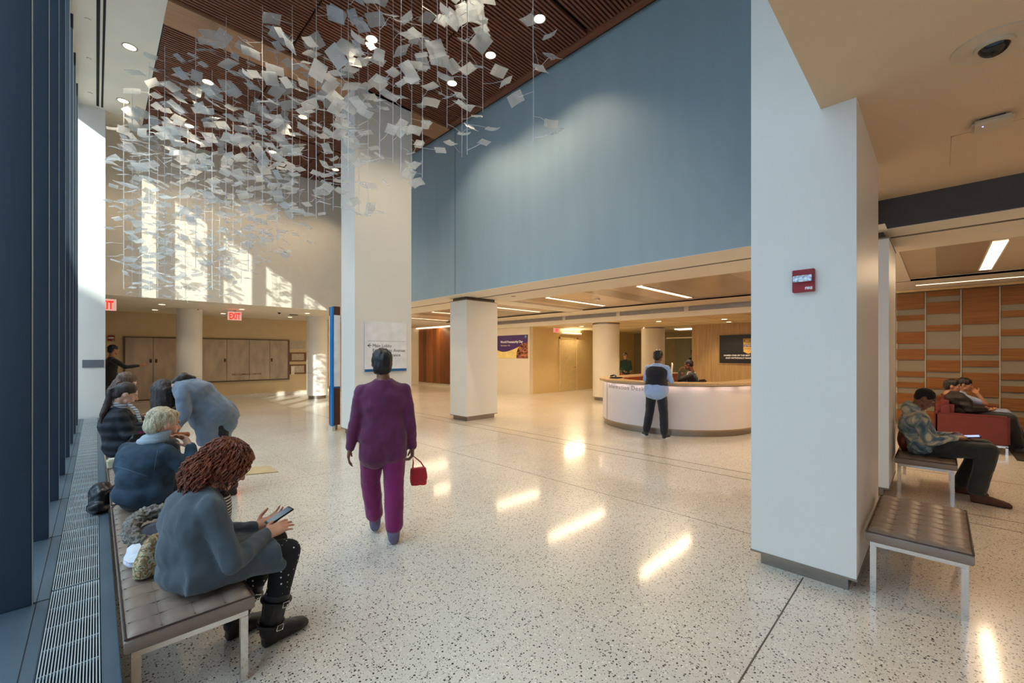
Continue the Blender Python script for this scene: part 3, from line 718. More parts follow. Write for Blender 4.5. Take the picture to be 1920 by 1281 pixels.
# ------------------------------------------------------------------ tufted benches
def bench(x0, x1, y0, y1, label, nx, ny, zt=.43, parts=None):
    cx, cy = (x0 + x1) / 2, (y0 + y1) / 2
    o = thing('tufted_bench', label, 'bench', (cx, cy, 0), 'tufted leather benches')
    # cushion with stitched squares
    m = MB(); th = .085; sub = 5; NX, NY = nx * sub, ny * sub; vs = []; fs = []
    for i in range(NX + 1):
        for j in range(NY + 1):
            u, v = i / NX, j / NY
            a = (i % sub) / sub; b = (j % sub) / sub
            da = min(a, 1 - a) * 2; db = min(b, 1 - b) * 2
            seam = (1 - (1 - min(1, da * 1.9)) ** 2 * .0) * 1
            h = .012 * (min(1, da * 1.5) ** .6) * (min(1, db * 1.5) ** .6)
            h += -.004 * ((1 - da) ** 6 * (1 - db) ** 6)
            ed = min(u, 1 - u) * (x1 - x0), min(v, 1 - v) * (y1 - y0)
            r = min(ed); drop = .014 * max(0, 1 - r / .018) ** 2
            vs.append((x0 + (x1 - x0) * u, y0 + (y1 - y0) * v, zt - .012 + h - drop))
    for i in range(NX):
        for j in range(NY):
            fs.append((i * (NY + 1) + j, (i + 1) * (NY + 1) + j, (i + 1) * (NY + 1) + j + 1, i * (NY + 1) + j + 1))
    bd = [i * (NY + 1) for i in range(NX + 1)] + [NX * (NY + 1) + j for j in range(1, NY + 1)] + \
         [i * (NY + 1) + NY for i in range(NX - 1, -1, -1)] + [j for j in range(NY - 1, 0, -1)]
    nb = len(bd); o1 = len(vs); zb = zt - th
    for lev, off in ((zt - .035, .004), (zb + .012, .004), (zb, -.006)):
        for k in bd:
            x, y, _ = vs[k]
            dx = -1 if abs(x - x0) < 1e-6 else (1 if abs(x - x1) < 1e-6 else 0); dy = -1 if abs(y - y0) < 1e-6 else (1 if abs(y - y1) < 1e-6 else 0)
            vs.append((x + dx * off, y + dy * off, lev))
    pr = bd
    for lev in range(3):
        cur = [o1 + lev * nb + k for k in range(nb)]
        for k in range(nb): fs.append((pr[k], pr[(k + 1) % nb], cur[(k + 1) % nb], cur[k]))
        pr = cur
    fs.append(tuple(pr))
    cu = m.add(vs, fs).build('cushion', M_LEATHER, o, smooth=True)
    zt2 = zt - .020
    MB().tube([(x0, y0, zt2), (x1, y0, zt2), (x1, y1, zt2), (x0, y1, zt2), (x0, y0, zt2)], .0045, 6).build('piping', M_PIPING, cu, smooth=True)
    ms = MB()
    for i in range(1, nx): xx = x0 + (x1 - x0) * i / nx; ms.box(xx - .0022, xx + .0022, y0 + .012, y1 - .012, zt - .014, zt - .0108)
    for j in range(1, ny): yy = y0 + (y1 - y0) * j / ny; ms.box(x0 + .012, x1 - .012, yy - .0022, yy + .0022, zt - .014, zt - .0108)
    ms.build('stitching', plain('seam_leather', (130, 113, 99), .6), cu)
    s = .016; m = MB()
    for y in (y0 + .035, y1 - .035): m.box(x0 + .019, x1 - .019, y - s, y + s, zb - .03, zb - .001)
    for x in (x0 + .035, x1 - .035): m.box(x - s + .001, x + s - .001, y0 + .051, y1 - .051, zb - .029, zb - .002)
    m.build('rail', M_CHROME, o)
    for x in (x0 + .035, x1 - .035):
        for y in (y0 + .035, y1 - .035):
            MB().box(x - s, x + s, y - s, y + s, 0, zb - .031).build('leg', M_CHROME, o, bevel=.002)
    return o
bench(.085, .545, 2.335, 4.44, 'near window bench with the red haired woman, closest to the viewer', 4, 17)
bench(.085, .545, 4.50, 6.60, 'second window bench, next along the glass behind the blonde woman', 4, 17)
bench(.085, .545, 6.66, 8.76, 'third window bench, farthest along the glass, mostly hidden by people', 4, 17)
bench(3.64, 4.64, -.14, .345, 'empty tufted bench against the tall right column', 8, 4, .425)
bench(6.50, 7.60, -.13, .36, 'tufted bench under the man in the tie dye hoodie', 8, 4, .42)

# ------------------------------------------------------------------ sofa
o = thing('sofa', 'brick red leather sofa with two men sitting on it', 'sofa', (11.1, -.35, 0))
MB().box(10.10, 10.22, -.77, .06, .13, .60).build('armrest', M_REDLEA, o, bevel=.03, smooth=True)
MB().box(12.0, 12.12, -.77, .06, .13, .60).build('armrest', M_REDLEA, o, bevel=.03, smooth=True)
MB().box(10.22, 12.0, -.74, .02, .13, .30).build('base', M_REDLEA, o, bevel=.02, smooth=True)
for x in (10.225, 11.115): MB().box(x, x + .88, -.75, -.16, .30, .43).build('seat_cushion', M_REDLEA, o, bevel=.035, smooth=True)
for x in (10.14, 11.115): MB().box(x, x + (.97 if x < 11 else .97), -.17, .05, .43, .79).build('back_cushion', M_REDLEA, o, bevel=.06, smooth=True)
MB().box(10.13, 12.1, .0, .07, .13, .62).build('back', M_REDLEA, o, bevel=.02, smooth=True)
m = MB(); m.box(10.12, 12.1, -.75, .04, .105, .135); m.build('rail', M_CHROME, o)
for x in (10.135, 12.085):
    for y in (-.735, .02): MB().box(x - .015, x + .015, y - .015, y + .015, 0, .12).build('leg', M_CHROME, o)

# ------------------------------------------------------------------ information desk
DX, DY, DR = 9.42, 4.24, 1.62
def arc_pts(r, z, ext=3.2, n=40, dx=DX, dy=DY, flare=.0):
    P = [(dx + ext, dy + r + flare, z)]
    for k in range(n + 1):
        a = PI / 2 + PI * k / n; P.append((dx + r * math.cos(a), dy + r * math.sin(a), z))
    P.append((dx + ext, dy - r - flare, z)); return P
def band(r0, r1, z0, z1, ext=3.2, flare=.0, a0=None):
    A, B = arc_pts(r0, z0, ext, flare=flare), arc_pts(r1, z0, ext, flare=flare); n = len(A); vs = []
    for P in (A, B): vs += P
    for P in (A, B): vs += [(x, y, z1) for x, y, _ in P]
    fs = []
    for k in range(n - 1):
        fs += [(k, k + 1, n + k + 1, n + k), (2 * n + k, 3 * n + k, 3 * n + k + 1, 2 * n + k + 1),
               (k, 2 * n + k, 2 * n + k + 1, k + 1), (n + k, n + k + 1, 3 * n + k + 1, 3 * n + k)]
    fs += [(0, n, 3 * n, 2 * n), (n - 1, 3 * n - 1, 4 * n - 1, 2 * n - 1)]
    return MB().add(vs, fs)
M_DESKF = plain('desk_front_white', (232, 224, 224), .22, var=.005)
M_CTOP = plain('counter_stone', (190, 160, 124), .25, var=.06, nscale=30)
dk = thing('information_desk', 'curved white information desk with a stone counter top', 'reception desk', (DX, DY, 0))
band(DR - .18, DR - .03, 0, .105).build('plinth', M_STEEL, dk, smooth=True)
band(DR - .16, DR + .01, .105, .13).build('skirt', plain('desk_skirt', (170, 150, 124), .3, .4), dk, smooth=True)
band(DR - .12, DR, .13, .955).build('front_panel', M_DESKF, dk, smooth=True)
band(DR - .42, DR + .075, .975, 1.02).build('counter_top', M_CTOP, dk, smooth=True, bevel=0)
band(DR - .30, DR - .05, .955, .975).build('counter_support', M_STEEL, dk, smooth=True)
band(DR - 1.0, DR - .44, .73, .755, 3.0).build('work_surface', wood('desk_inner_wood', (146, 72, 40), (116, 50, 26), 'X'), dk, smooth=True)
band(DR - .46, DR - .42, .0, 1.0, 3.1).build('inner_panel', wood('desk_inner_wood', (146, 72, 40), (116, 50, 26), 'X'), dk, smooth=True)
a = math.radians(143); sx_, sy_ = DX + (DR + .001) * math.cos(a), DY + (DR + .001) * math.sin(a)
MB().tube([(sx_, sy_, .13), (sx_, sy_, .955)], .005, 6).build('joint', M_STEEL, dk)
# curved lettering: one small mesh per glyph so that it follows the front
wd = 'Information Desk'; ang = math.radians(159.5); gx = 0
adv = {'I': .34, 'n': .6, 'f': .34, 'o': .6, 'r': .38, 'm': .9, 'a': .55, 't': .38, 'i': .28, ' ': .32, 'D': .78, 'e': .56, 's': .48, 'k': .55}
sz = .128
ang = math.radians(146)
gm = []
for ch in wd:
    w_ = adv[ch] * sz
    if ch != ' ':
        a_ = ang + (w_ / 2) / DR
        px_, py_ = DX + (DR + .002) * math.cos(a_), DY + (DR + .002) * math.sin(a_)
        Rt = V((-math.sin(a_), math.cos(a_), 0))
        g_ = text('glyph', ch, sz, (px_, py_, .84), Rt, (0, 0, 1), plain('desk_letter', (150, 140, 138), .4), dk, 'CENTER', .002)
        gm.append(g_)
    ang += w_ / DR
bm = bmesh.new()
for g_ in gm: bm.from_mesh(g_.data)
me = bpy.data.meshes.new('lettering'); bm.to_mesh(me); bm.free()
for g_ in gm: bpy.data.objects.remove(g_)
lt = bpy.data.objects.new('lettering', me); C.objects.link(lt); lt.parent = dk; me.materials.append(plain('desk_letter', (150, 140, 138), .4))
# under-counter glow lamps following the desk front
for k in range(9):
    a = math.radians(108 + 18.5 * k); x, y = DX + (DR + .055) * math.cos(a), DY + (DR + .055) * math.sin(a)
    l_ = area('counter_glow', (x, y, .965), (-.25 * math.cos(a), -.25 * math.sin(a), -1), .05, .46, .35, (1, .72, .58))
    l_.rotation_euler = (0, 0, a)
area('counter_glow', (DX + 1.5, DY - DR - .045, .965), (0, .2, -1), 2.6, .05, 5, (1, .72, .55))

# things on the desk
o = thing('desk_telephone', 'black desk telephone on the left end of the counter', 'telephone', (8.55, 5.25, 1.02))
MB().box(8.45, 8.68, 5.16, 5.36, 1.02, 1.05).build('body', M_BLACK, o, bevel=.006)
MB().chain([(8.46, 5.20, 1.075), (8.50, 5.26, 1.10), (8.46, 5.33, 1.075)], [.02, .016, .02]).build('handset', M_BLACK, o, smooth=True)
o = thing('computer_monitor', 'white computer monitor seen edge on beside the seated desk clerk', 'monitor', (9.35, 4.2, .755))
MB().obox((9.30, 4.27, 1.20), (.11, .055, .02), (-.005, .012, 0), (.03, 0, .16)).build('screen', plain('monitor_white', (226, 222, 214), .4), o, bevel=.004)
MB().tube([(9.33, 4.27, .77), (9.33, 4.27, 1.1)], .02, 10).build('stand', M_STEEL, o)
MB().box(9.22, 9.44, 4.15, 4.39, .755, .775).build('foot', M_STEEL, o)

# glass doors and entrance beyond the desk
o = thing('glass_partition', 'dim glass doors with a metal head rail beyond the desk', 'glass partition', (17.6, 7.0, 0))
MB().box(17.58, 17.60, 4.45, 7.9, 0, 2.28).build('glass', M_GLASS, o)
m = MB(); m.box(17.56, 17.62, 4.45, 8.3, 2.24, 2.29); m.build('head_rail', plain('bright_rail', (214, 200, 170), .3, .6), o)
m = MB()
for y in (5.6, 6.9): m.box(17.57, 17.61, y - .015, y + .015, 0, 2.25)
m.build('stile', plain('olive_stile', (110, 98, 70), .4, .5), o)
MB().tube([(17.5, 6.75, .9), (17.5, 6.75, 1.75)], .014, 8).build('pull_handle', M_CHROME, o)
o = thing('ceiling_light_panel', 'bright slim ceiling lamp beyond the right round column', 'ceiling light', (16.9, 7.2, 2.56))
MB().box(16.8, 17.3, 6.4, 7.6, 2.57, 2.61).build('diffuser', M_LAMPL, o)
MB().box(16.78, 17.32, 6.38, 7.62, 2.61, 2.64).build('housing', M_CEIL, o)

# ------------------------------------------------------------------ hanging sculpture: strands of clear sheets
def sheet_material():
    t = NT('etched_clear_sheet'); d_ = t.n('BsdfPrincipled'); d_.inputs['Roughness'].default_value = .25
    d_.inputs['Base Color'].default_value = (*s2l((204, 212, 218)), 1); d_.inputs['Specular IOR Level'].default_value = .8
    tl = t.n('BsdfTranslucent'); tl.inputs[0].default_value = (*s2l((210, 218, 224)), 1)
    m1 = t.n('MixShader'); m1.inputs[0].default_value = .4; t.l(d_.outputs[0], m1.inputs[1]); t.l(tl.outputs[0], m1.inputs[2])
    tr = t.n('BsdfTransparent'); m2 = t.n('MixShader')
    br = t.n('TexBrick'); br.offset = 0; br.inputs['Scale'].default_value = 46.; br.inputs['Mortar Size'].default_value = .16
    br.inputs['Color1'].default_value = (.12, .12, .12, 1); br.inputs['Color2'].default_value = (.20, .20, .20, 1); br.inputs['Mortar'].default_value = (.40, .40, .40, 1)
    tc = t.n('TexCoord'); t.l(tc.outputs['Object'], br.inputs[0])
    t.l(br.outputs['Color'], m2.inputs[0]); t.l(tr.outputs[0], m2.inputs[1]); t.l(m1.outputs[0], m2.inputs[2])
    t.l(m2.outputs[0], t.out.inputs[0]); return t.m
M_SHEET = sheet_material()
M_WIRE = plain('sculpture_wire', (214, 216, 220), .4, .3)
F2 = (math.sin(YAW), math.cos(YAW)); R2 = (math.cos(YAW), -math.sin(YAW))
def sheet_mesh(w, l, curl):
    vs = []; fs = []; n = 4
    for s_ in (0, 1):
        for i in range(n + 1):
            for j in range(2):
                x = -l / 2 + l * i / n; y = (-w / 2, w / 2)[j]
                vs.append((x, y, curl * ((2 * i / n - 1) ** 2) - s_ * .003))
    o1 = 2 * (n + 1)
    for i in range(n):
        a = 2 * i; fs.append((a, a + 2, a + 3, a + 1)); fs.append((o1 + a, o1 + a + 1, o1 + a + 3, o1 + a + 2))
        fs.append((a, o1 + a, o1 + a + 2, a + 2)); fs.append((a + 1, a + 3, o1 + a + 3, o1 + a + 1))
    fs.append((0, 1, o1 + 1, o1)); e = 2 * n; fs.append((e, o1 + e, o1 + e + 1, e + 1))
    me = bpy.data.meshes.new('sheet'); me.from_pydata(vs, [], fs); me.materials.append(M_SHEET); return me
SH = [sheet_mesh(w, l, c) for w, l, c in ((.11, .15, .010), (.13, .16, -.008), (.11, .14, .0), (.12, .17, .014), (.14, .19, .01), (.19, .24, -.010))]
STR = [(232,8.6,540),(248,8.2,535),(262,9.2,552),(280,7.4,540),(296,8.6,556),(309,7.0,520),(322,9.2,562),(338,8.0,545),(352,9.5,566),(367,6.6,500),
       (384,8.8,556),(398,7.6,540),(412,9.4,556),(424,6.4,505),(437,8.4,525),(452,9.0,530),(465,7.2,505),(478,8.2,500),(492,6.2,450),(508,8.8,490),
       (520,7.0,470),(534,8.0,460),(548,6.2,420),(562,8.6,485),(578,7.0,400),(593,6.0,405),(608,7.2,400),(625,7.1,390),(640,6.4,390),(653,5.6,330),
       (673,6.6,400),(690,6.0,405),(712,5.2,300),(737,5.8,300),(752,5.0,335),(772,6.0,350),(792,5.4,330),(820,4.9,150),(838,5.6,235),(866,5.4,290),(876,4.7,285),(905,5.0,205),(1000,4.4,262)]
rs = random.Random(21)
names_pos = ['first', 'second', 'third', 'fourth', 'fifth', 'sixth', 'seventh', 'eighth', 'ninth', 'tenth', 'eleventh', 'twelfth', 'thirteenth', 'fourteenth',
             'fifteenth', 'sixteenth', 'seventeenth', 'eighteenth', 'nineteenth', 'twentieth', 'twenty-first', 'twenty-second']
for i, (u, d_, vb) in enumerate(STR):
    s_ = (u - 960) / FPX * d_; x = F2[0] * d_ + R2[0] * s_; y = F2[1] * d_ + R2[1] * s_
    zb = CAMH + (664 - vb) / FPX * d_
    N_ = len(STR)
    if i == N_ - 1: lb = 'lone rightmost strand of clear sheets hanging against the blue wall'
    elif i == 0: lb = 'leftmost strand of clear sheets, hanging nearest the window pilaster'
    elif i < 22: lb = 'strand of clear etched sheets, %s from the window side of the sculpture' % names_pos[i]
    else: lb = 'strand of clear etched sheets, %s from the blue wall side of the sculpture' % names_pos[min(21, N_ - 1 - i)]
    o = thing('sheet_strand', lb, 'hanging sculpture', (x, y, ZC), 'strands of the hanging sheet sculpture')
    m = MB(); z = zb + .02; arms = []; pts = []
    dense = .115 if u < 560 else (.17 if u < 720 else .22)
    zmax = min(ZC - .15, CAMH + 690 / FPX * d_ + .3)
    n_ = 0
    while z < zmax and n_ < 45:
        a = rs.uniform(0, 2 * PI); L = rs.uniform(.10, .24)
        tip = V((x + L * math.cos(a), y + L * math.sin(a), z + rs.uniform(-.05, .06)))
        m.tube([(x, y, z), ((x + tip.x) / 2, (y + tip.y) / 2, z + rs.uniform(-.02, .02)), tip], .0022, 4)
        if d_ < 6.3:
            e_ = V((math.cos(a), math.sin(a), 0)); q = V((-e_.y, e_.x, 0))
            m.tube([tip, tip + e_ * .03 + q * .02, tip + e_ * .01 + q * .035, tip + e_ * .05 + q * .05, tip + e_ * .06 + q * .02], .0022, 4)
        me = SH[rs.choice((0, 1, 2, 3, 4) if rs.random() < .8 or z < 4.6 else (4, 5))] if not (z > 5.3 and rs.random() < .45) else SH[5]
        so_ = bpy.data.objects.new('sheet', me); C.objects.link(so_); so_.parent = o
        e_ = V((math.cos(a), math.sin(a), 0)); c = tip + e_ * .05 - V((0, 0, .006))
        so_.location = c - V((x, y, ZC)); so_.rotation_euler = (rs.gauss(0, .30), rs.gauss(0, .30), a + rs.uniform(-.6, .6))
        z += dense * rs.uniform(.7, 1.35); n_ += 1
    zz = zb - .03; top = ZC
    while zz < top:
        pts.append((x + rs.uniform(-.003, .003), y + rs.uniform(-.003, .003), zz)); zz += .35
    pts.append((x, y, top)); m.tube(pts, .0038, 5)
    m.build('wire', M_WIRE, o)

# ================================================================== people
def fuse(mb, voxel, smooth=6, amp=0., freq=14., stretch=(1, 1, 1), name='m'):
    """union of overlapping closed shapes -> one continuous smooth mesh"""
    me = bpy.data.meshes.new(name); me.from_pydata(mb.v, [], mb.f); me.update()
    bm = bmesh.new(); bm.from_mesh(me); bmesh.ops.recalc_face_normals(bm, faces=bm.faces); bm.to_mesh(me); bm.free()
    o = bpy.data.objects.new('tmp', me); C.objects.link(o)
    r = o.modifiers.new('r', 'REMESH'); r.mode = 'VOXEL'; r.voxel_size = voxel
    s = o.modifiers.new('s', 'SMOOTH'); s.factor = .5; s.iterations = smooth
    dg = bpy.context.evaluated_depsgraph_get(); out = bpy.data.meshes.new_from_object(o.evaluated_get(dg))
    bpy.data.objects.remove(o); bpy.data.meshes.remove(me)
    if amp:
        out.update(); co = [v.co.copy() for v in out.vertices]; no = [v.normal.copy() for v in out.vertices]
        for i, v in enumerate(out.vertices):
            p = V((co[i].x * stretch[0], co[i].y * stretch[1], co[i].z * stretch[2])) * freq
            d = noise.noise(p) + .5 * noise.noise(p * 2.1 + V((3, 7, 1)))
            v.co = co[i] + no[i] * (amp * d)
    return out
def part(mb, name, mat, parent, voxel=.011, smooth=6, amp=0., freq=14., stretch=(1, 1, 1), label=None):
    return finish(fuse(mb, voxel, smooth, amp, freq, stretch, name), name, mat, parent, smooth=True, label=label)
def add_hand(mb, w, d, n, t, curl=.35, s=1., spread=.10):
    """w wrist, d finger direction, n back-of-hand normal, t direction of the thumb side"""
    w = V(w); d = V(d).normalized(); t = (V(t) - d * V(t).dot(d)).normalized(); n = V(n); n = (n - d * n.dot(d) - t * n.dot(t)).normalized()
    mb.loft([(w - d * .01 * s, t, n, .026 * s, .020 * s), (w + d * .025 * s, t, n, .034 * s, .017 * s), (w + d * .06 * s, t, n, .041 * s, .015 * s), (w + d * .088 * s, t, n, .039 * s, .012 * s)], 14)
    for i, ln in enumerate((.95, 1.08, 1.0, .78)):
        off = (.029 - .0195 * i) * s; dd = (d + t * spread * (1.5 - i) * .7).normalized()
        p = w + d * (.082 - (.008 if i == 3 else 0)) * s + t * off; rr = (.0092 - (.001 if i == 3 else 0)) * s; a = 0
        for seg, L in enumerate((.040, .026, .020)):
            a += curl * (1.0, 1.1, .8)[seg]
            q = p + (dd * math.cos(a) - n * math.sin(a)) * L * ln * s
            mb.cap(p, q, rr, rr * .90, 10); p = q; rr *= .90
    p = w + d * .022 * s + t * .024 * s; a1 = (d * .62 + t * .70 - n * .25).normalized(); q = p + a1 * .042 * s; mb.cap(p, q, .0125 * s, .0105 * s, 10)
    a2 = (d * .88 + t * .35 - n * .35).normalized(); q2 = q + a2 * .030 * s; mb.cap(q, q2, .0105 * s, .0095 * s, 10)
    mb.cap(q2, q2 + a2 * .02 * s, .0095 * s, .008 * s, 10)
def head_frame(f, roll=0.):
    f = V(f).normalized(); r = f.cross(V((0, 0, 1))).normalized(); u = r.cross(f).normalized()
    return f, r, u, Matrix((r, f, u)).transposed()
def add_head(mb, c, f, neck, s=1.):
    c = V(c); f, r, u, M = head_frame(f); E_ = lambda ff, rr, uu: c + f * ff * s + r * rr * s + u * uu * s
    mb.ell(E_(-.014, 0, .022), .074 * s, .094 * s, .092 * s, M)
    mb.ell(E_(.028, 0, -.035), .056 * s, .062 * s, .078 * s, M)
    mb.ell(E_(.064, 0, -.093), .024 * s, .020 * s, .020 * s, M)
    mb.cap(E_(.03, -.045, -.07), E_(.06, -.012, -.096), .018 * s, .016 * s, 10); mb.cap(E_(.03, .045, -.07), E_(.06, .012, -.096), .018 * s, .016 * s, 10)
    mb.cap(E_(.083, 0, .012), E_(.106, 0, -.024), .0075 * s, .0125 * s, 10)
    mb.ell(E_(.094, .009, -.028), .008 * s, .009 * s, .007 * s, M); mb.ell(E_(.094, -.009, -.028), .008 * s, .009 * s, .007 * s, M)
    mb.cap(E_(.074, -.036, .028), E_(.080, .036, .028), .010 * s, .010 * s, 10)
    for sg in (-1, 1):
        mb.ell(E_(.052, .037 * sg, -.022), .022 * s, .024 * s, .024 * s, M)
        mb.ell(E_(-.008, .077 * sg, -.008), .010 * s, .018 * s, .031 * s, M)
        mb.ell(E_(.002, .080 * sg, -.02), .008 * s, .010 * s, .012 * s, M)
    mb.cap(E_(.086, -.018, -.052), E_(.086, .018, -.052), .0065 * s, .0065 * s, 8)
    mb.cap(E_(.084, -.015, -.064), E_(.084, .015, -.064), .0072 * s, .0072 * s, 8)
    mb.chain([E_(-.02, 0, -.05), V(neck) * .5 + E_(-.02, 0, -.05) * .5, V(neck)], [.055 * s, .052 * s, .058 * s])
def add_eyes(c, f, parent, s=1.):
    c = V(c); f, r, u, M = head_frame(f)
    for sg in (-1, 1):
        p = c + f * .0745 * s + r * .031 * s * sg + u * .008 * s
        m = MB(); m.ell(p, .012 * s, .008 * s, .006 * s, M, 12, 8); e = m.build('eye', plain('eye_white', (214, 206, 198), .2), parent, smooth=True)
        MB().ell(p + f * .0055 * s, .0055 * s, .004 * s, .0055 * s, M, 10, 6).build('iris', plain('iris_dark', (34, 22, 16), .15), e, smooth=True)
        MB().chain([p + u * .020 * s - r * sg * .014 * s + f * .006 * s, p + u * .024 * s + f * .007 * s, p + u * .018 * s + r * sg * .018 * s], [.003 * s, .0035 * s, .002 * s], 6).build('eyebrow', plain('brow_dark', (40, 28, 22), .8), parent, smooth=True)
def torso_secs(pel, chest, neck, latp, lats, g=1., wd=1.):
    """elliptic sections up the spine"""
    pel, chest, neck = V(pel), V(chest), V(neck); latp = V(latp).normalized(); lats = V(lats).normalized()
    up1 = (chest - pel).normalized(); up2 = (neck - chest).normalized(); S = []
    for t_, w, h in ((-.42, .11, .09), (-.25, .160, .118), (0, .172, .128), (.35, .158, .118), (.65, .152, .112), (1.0, .168, .120)):
        c = pel + (chest - pel) * t_; lat = (latp * (1 - max(0, t_)) + lats * max(0, t_)).normalized(); dep = up1.cross(lat).normalized()
        S.append((c, lat, dep, w * g * wd, h * g))
    for t_, w, h in ((.40, .172, .108), (.66, .150, .090), (.84, .108, .074), (.95, .074, .064), (1.07, .060, .056)):
        c = chest + (neck - chest) * t_; dep = up2.cross(lats).normalized(); S.append((c, lats, dep, w * g * wd, h * g))
    return S
def add_arm(mb, sh, el, wr, r=(.060, .050, .042, .034), e=0.):
    sh, el, wr = V(sh), V(el), V(wr)
    mb.chain([sh, sh * .45 + el * .55, el, el * .55 + wr * .45, wr], [r[0] + e, r[1] + e + .003, r[1] + e - .004, r[2] + e, r[3] + e])
def add_leg(mb, hip, kn, an, r=(.092, .064, .058, .042), e=0., end=1.):
    hip, kn, an = V(hip), V(kn), V(an); q = kn + (an - kn) * end
    mb.chain([hip, hip * .5 + kn * .5, kn], [r[0] + e, (r[0] + r[1]) / 2 + e + .004, r[1] + e])
    mb.chain([kn, kn * .62 + q * .38, q], [r[1] + e, r[2] + e, r[3] + e])
def add_shoe(mb, an, toe, s=1.):
    an, toe = V(an), V(toe); d = V((toe.x - an.x, toe.y - an.y, 0)).normalized(); z0 = min(an.z, toe.z + .07) - .09 if an.z > .12 else 0
    L = 1.0; r = d.cross(V((0, 0, 1)))
    h = V((an.x, an.y, 0)) - d * .035; t = V((toe.x, toe.y, 0)); m_ = (h + t) / 2
    zt = max(0, toe.z - .03); zh = max(0, an.z - .10); U = V((0, 0, 1))
    secs = []
    for f_, w, hh in ((-.02, .022, .030), (.06, .034, .040), (.30, .036, .044), (.55, .042, .036), (.78, .044, .028), (.94, .034, .022), (1.0, .018, .014)):
        c = h + (t - h) * f_; zz = zh + (zt - zh) * f_; secs.append((c + U * (zz + hh * s + .001), r, U, w * s, hh * s))
    mb.loft(secs, 18, 2.6)
    mb.cap(V((an.x, an.y, an.z)), V((an.x, an.y, max(.05, an.z - .045))), .042 * s, .040 * s, 12)
def hair_mat(name, c1, c2, sc=1.):
    if name in MATS: return MATS[name]
    t = NT(name); b = t.bsdf(.42); co = t.coords((70 * sc, 70 * sc, 12 * sc)); nz = t.n('TexNoise', i_Scale=1.2, i_Detail=4., i_Distortion=1.2); t.l(co, nz.inputs[0])
    t.l(t.ramp(nz.outputs[0], [(.34, s2l(c2)), (.64, s2l(c1))]), b.inputs['Base Color']); t.bump(b, nz.outputs[0], .7, .006)
    MATS[name] = t.m; return t.m
def skin(name, c):
    return plain(name, c, .48, var=.05, nscale=18, Subsurface_Weight=.08, Subsurface_Scale=.01)
SK1, SK2, SK3, SK4 = skin('skin_fair', (206, 150, 124)), skin('skin_light', (214, 164, 138)), skin('skin_brown', (120, 78, 56)), skin('skin_tan', (172, 118, 86))
def locks(mb, starts, length, rs_, r0=.014, r1=.004, curlr=.015, turns=1.5, down=V((0, 0, -1)), outw=.3, n=7):
    """curly strands: list of (root, outward normal)"""
    for (p, nn) in starts:
        L = length * rs_.uniform(.75, 1.15); ph = rs_.uniform(0, 6.3); pts = []; rr = []
        d0 = (nn * outw + down).normalized(); a = d0.orthogonal().normalized(); b = d0.cross(a); tr_ = turns * rs_.uniform(.7, 1.3)
        for k in range(n + 1):
            f_ = k / n; d1 = (nn * (1 - f_) * outw * 1.4 + down * (.25 + f_)).normalized()
            q = p + d1 * L * f_ + (a * math.cos(ph + tr_ * 6.28 * f_) + b * math.sin(ph + tr_ * 6.28 * f_)) * curlr * min(1, f_ * 3)
            pts.append(q); rr.append(r0 + (r1 - r0) * f_)
        mb.tube(pts, rr, 6)
def fabric(name, col, var=.06, rough=.85, fr=260., bump=.35, nscale=10, **kw):
    return plain(name, col, rough, var=var, nscale=nscale, bump=bump, bscale=fr, Sheen_Weight=.25, **kw)

def person(label, loc, group=None):
    return thing('person', label, 'person', loc, group)

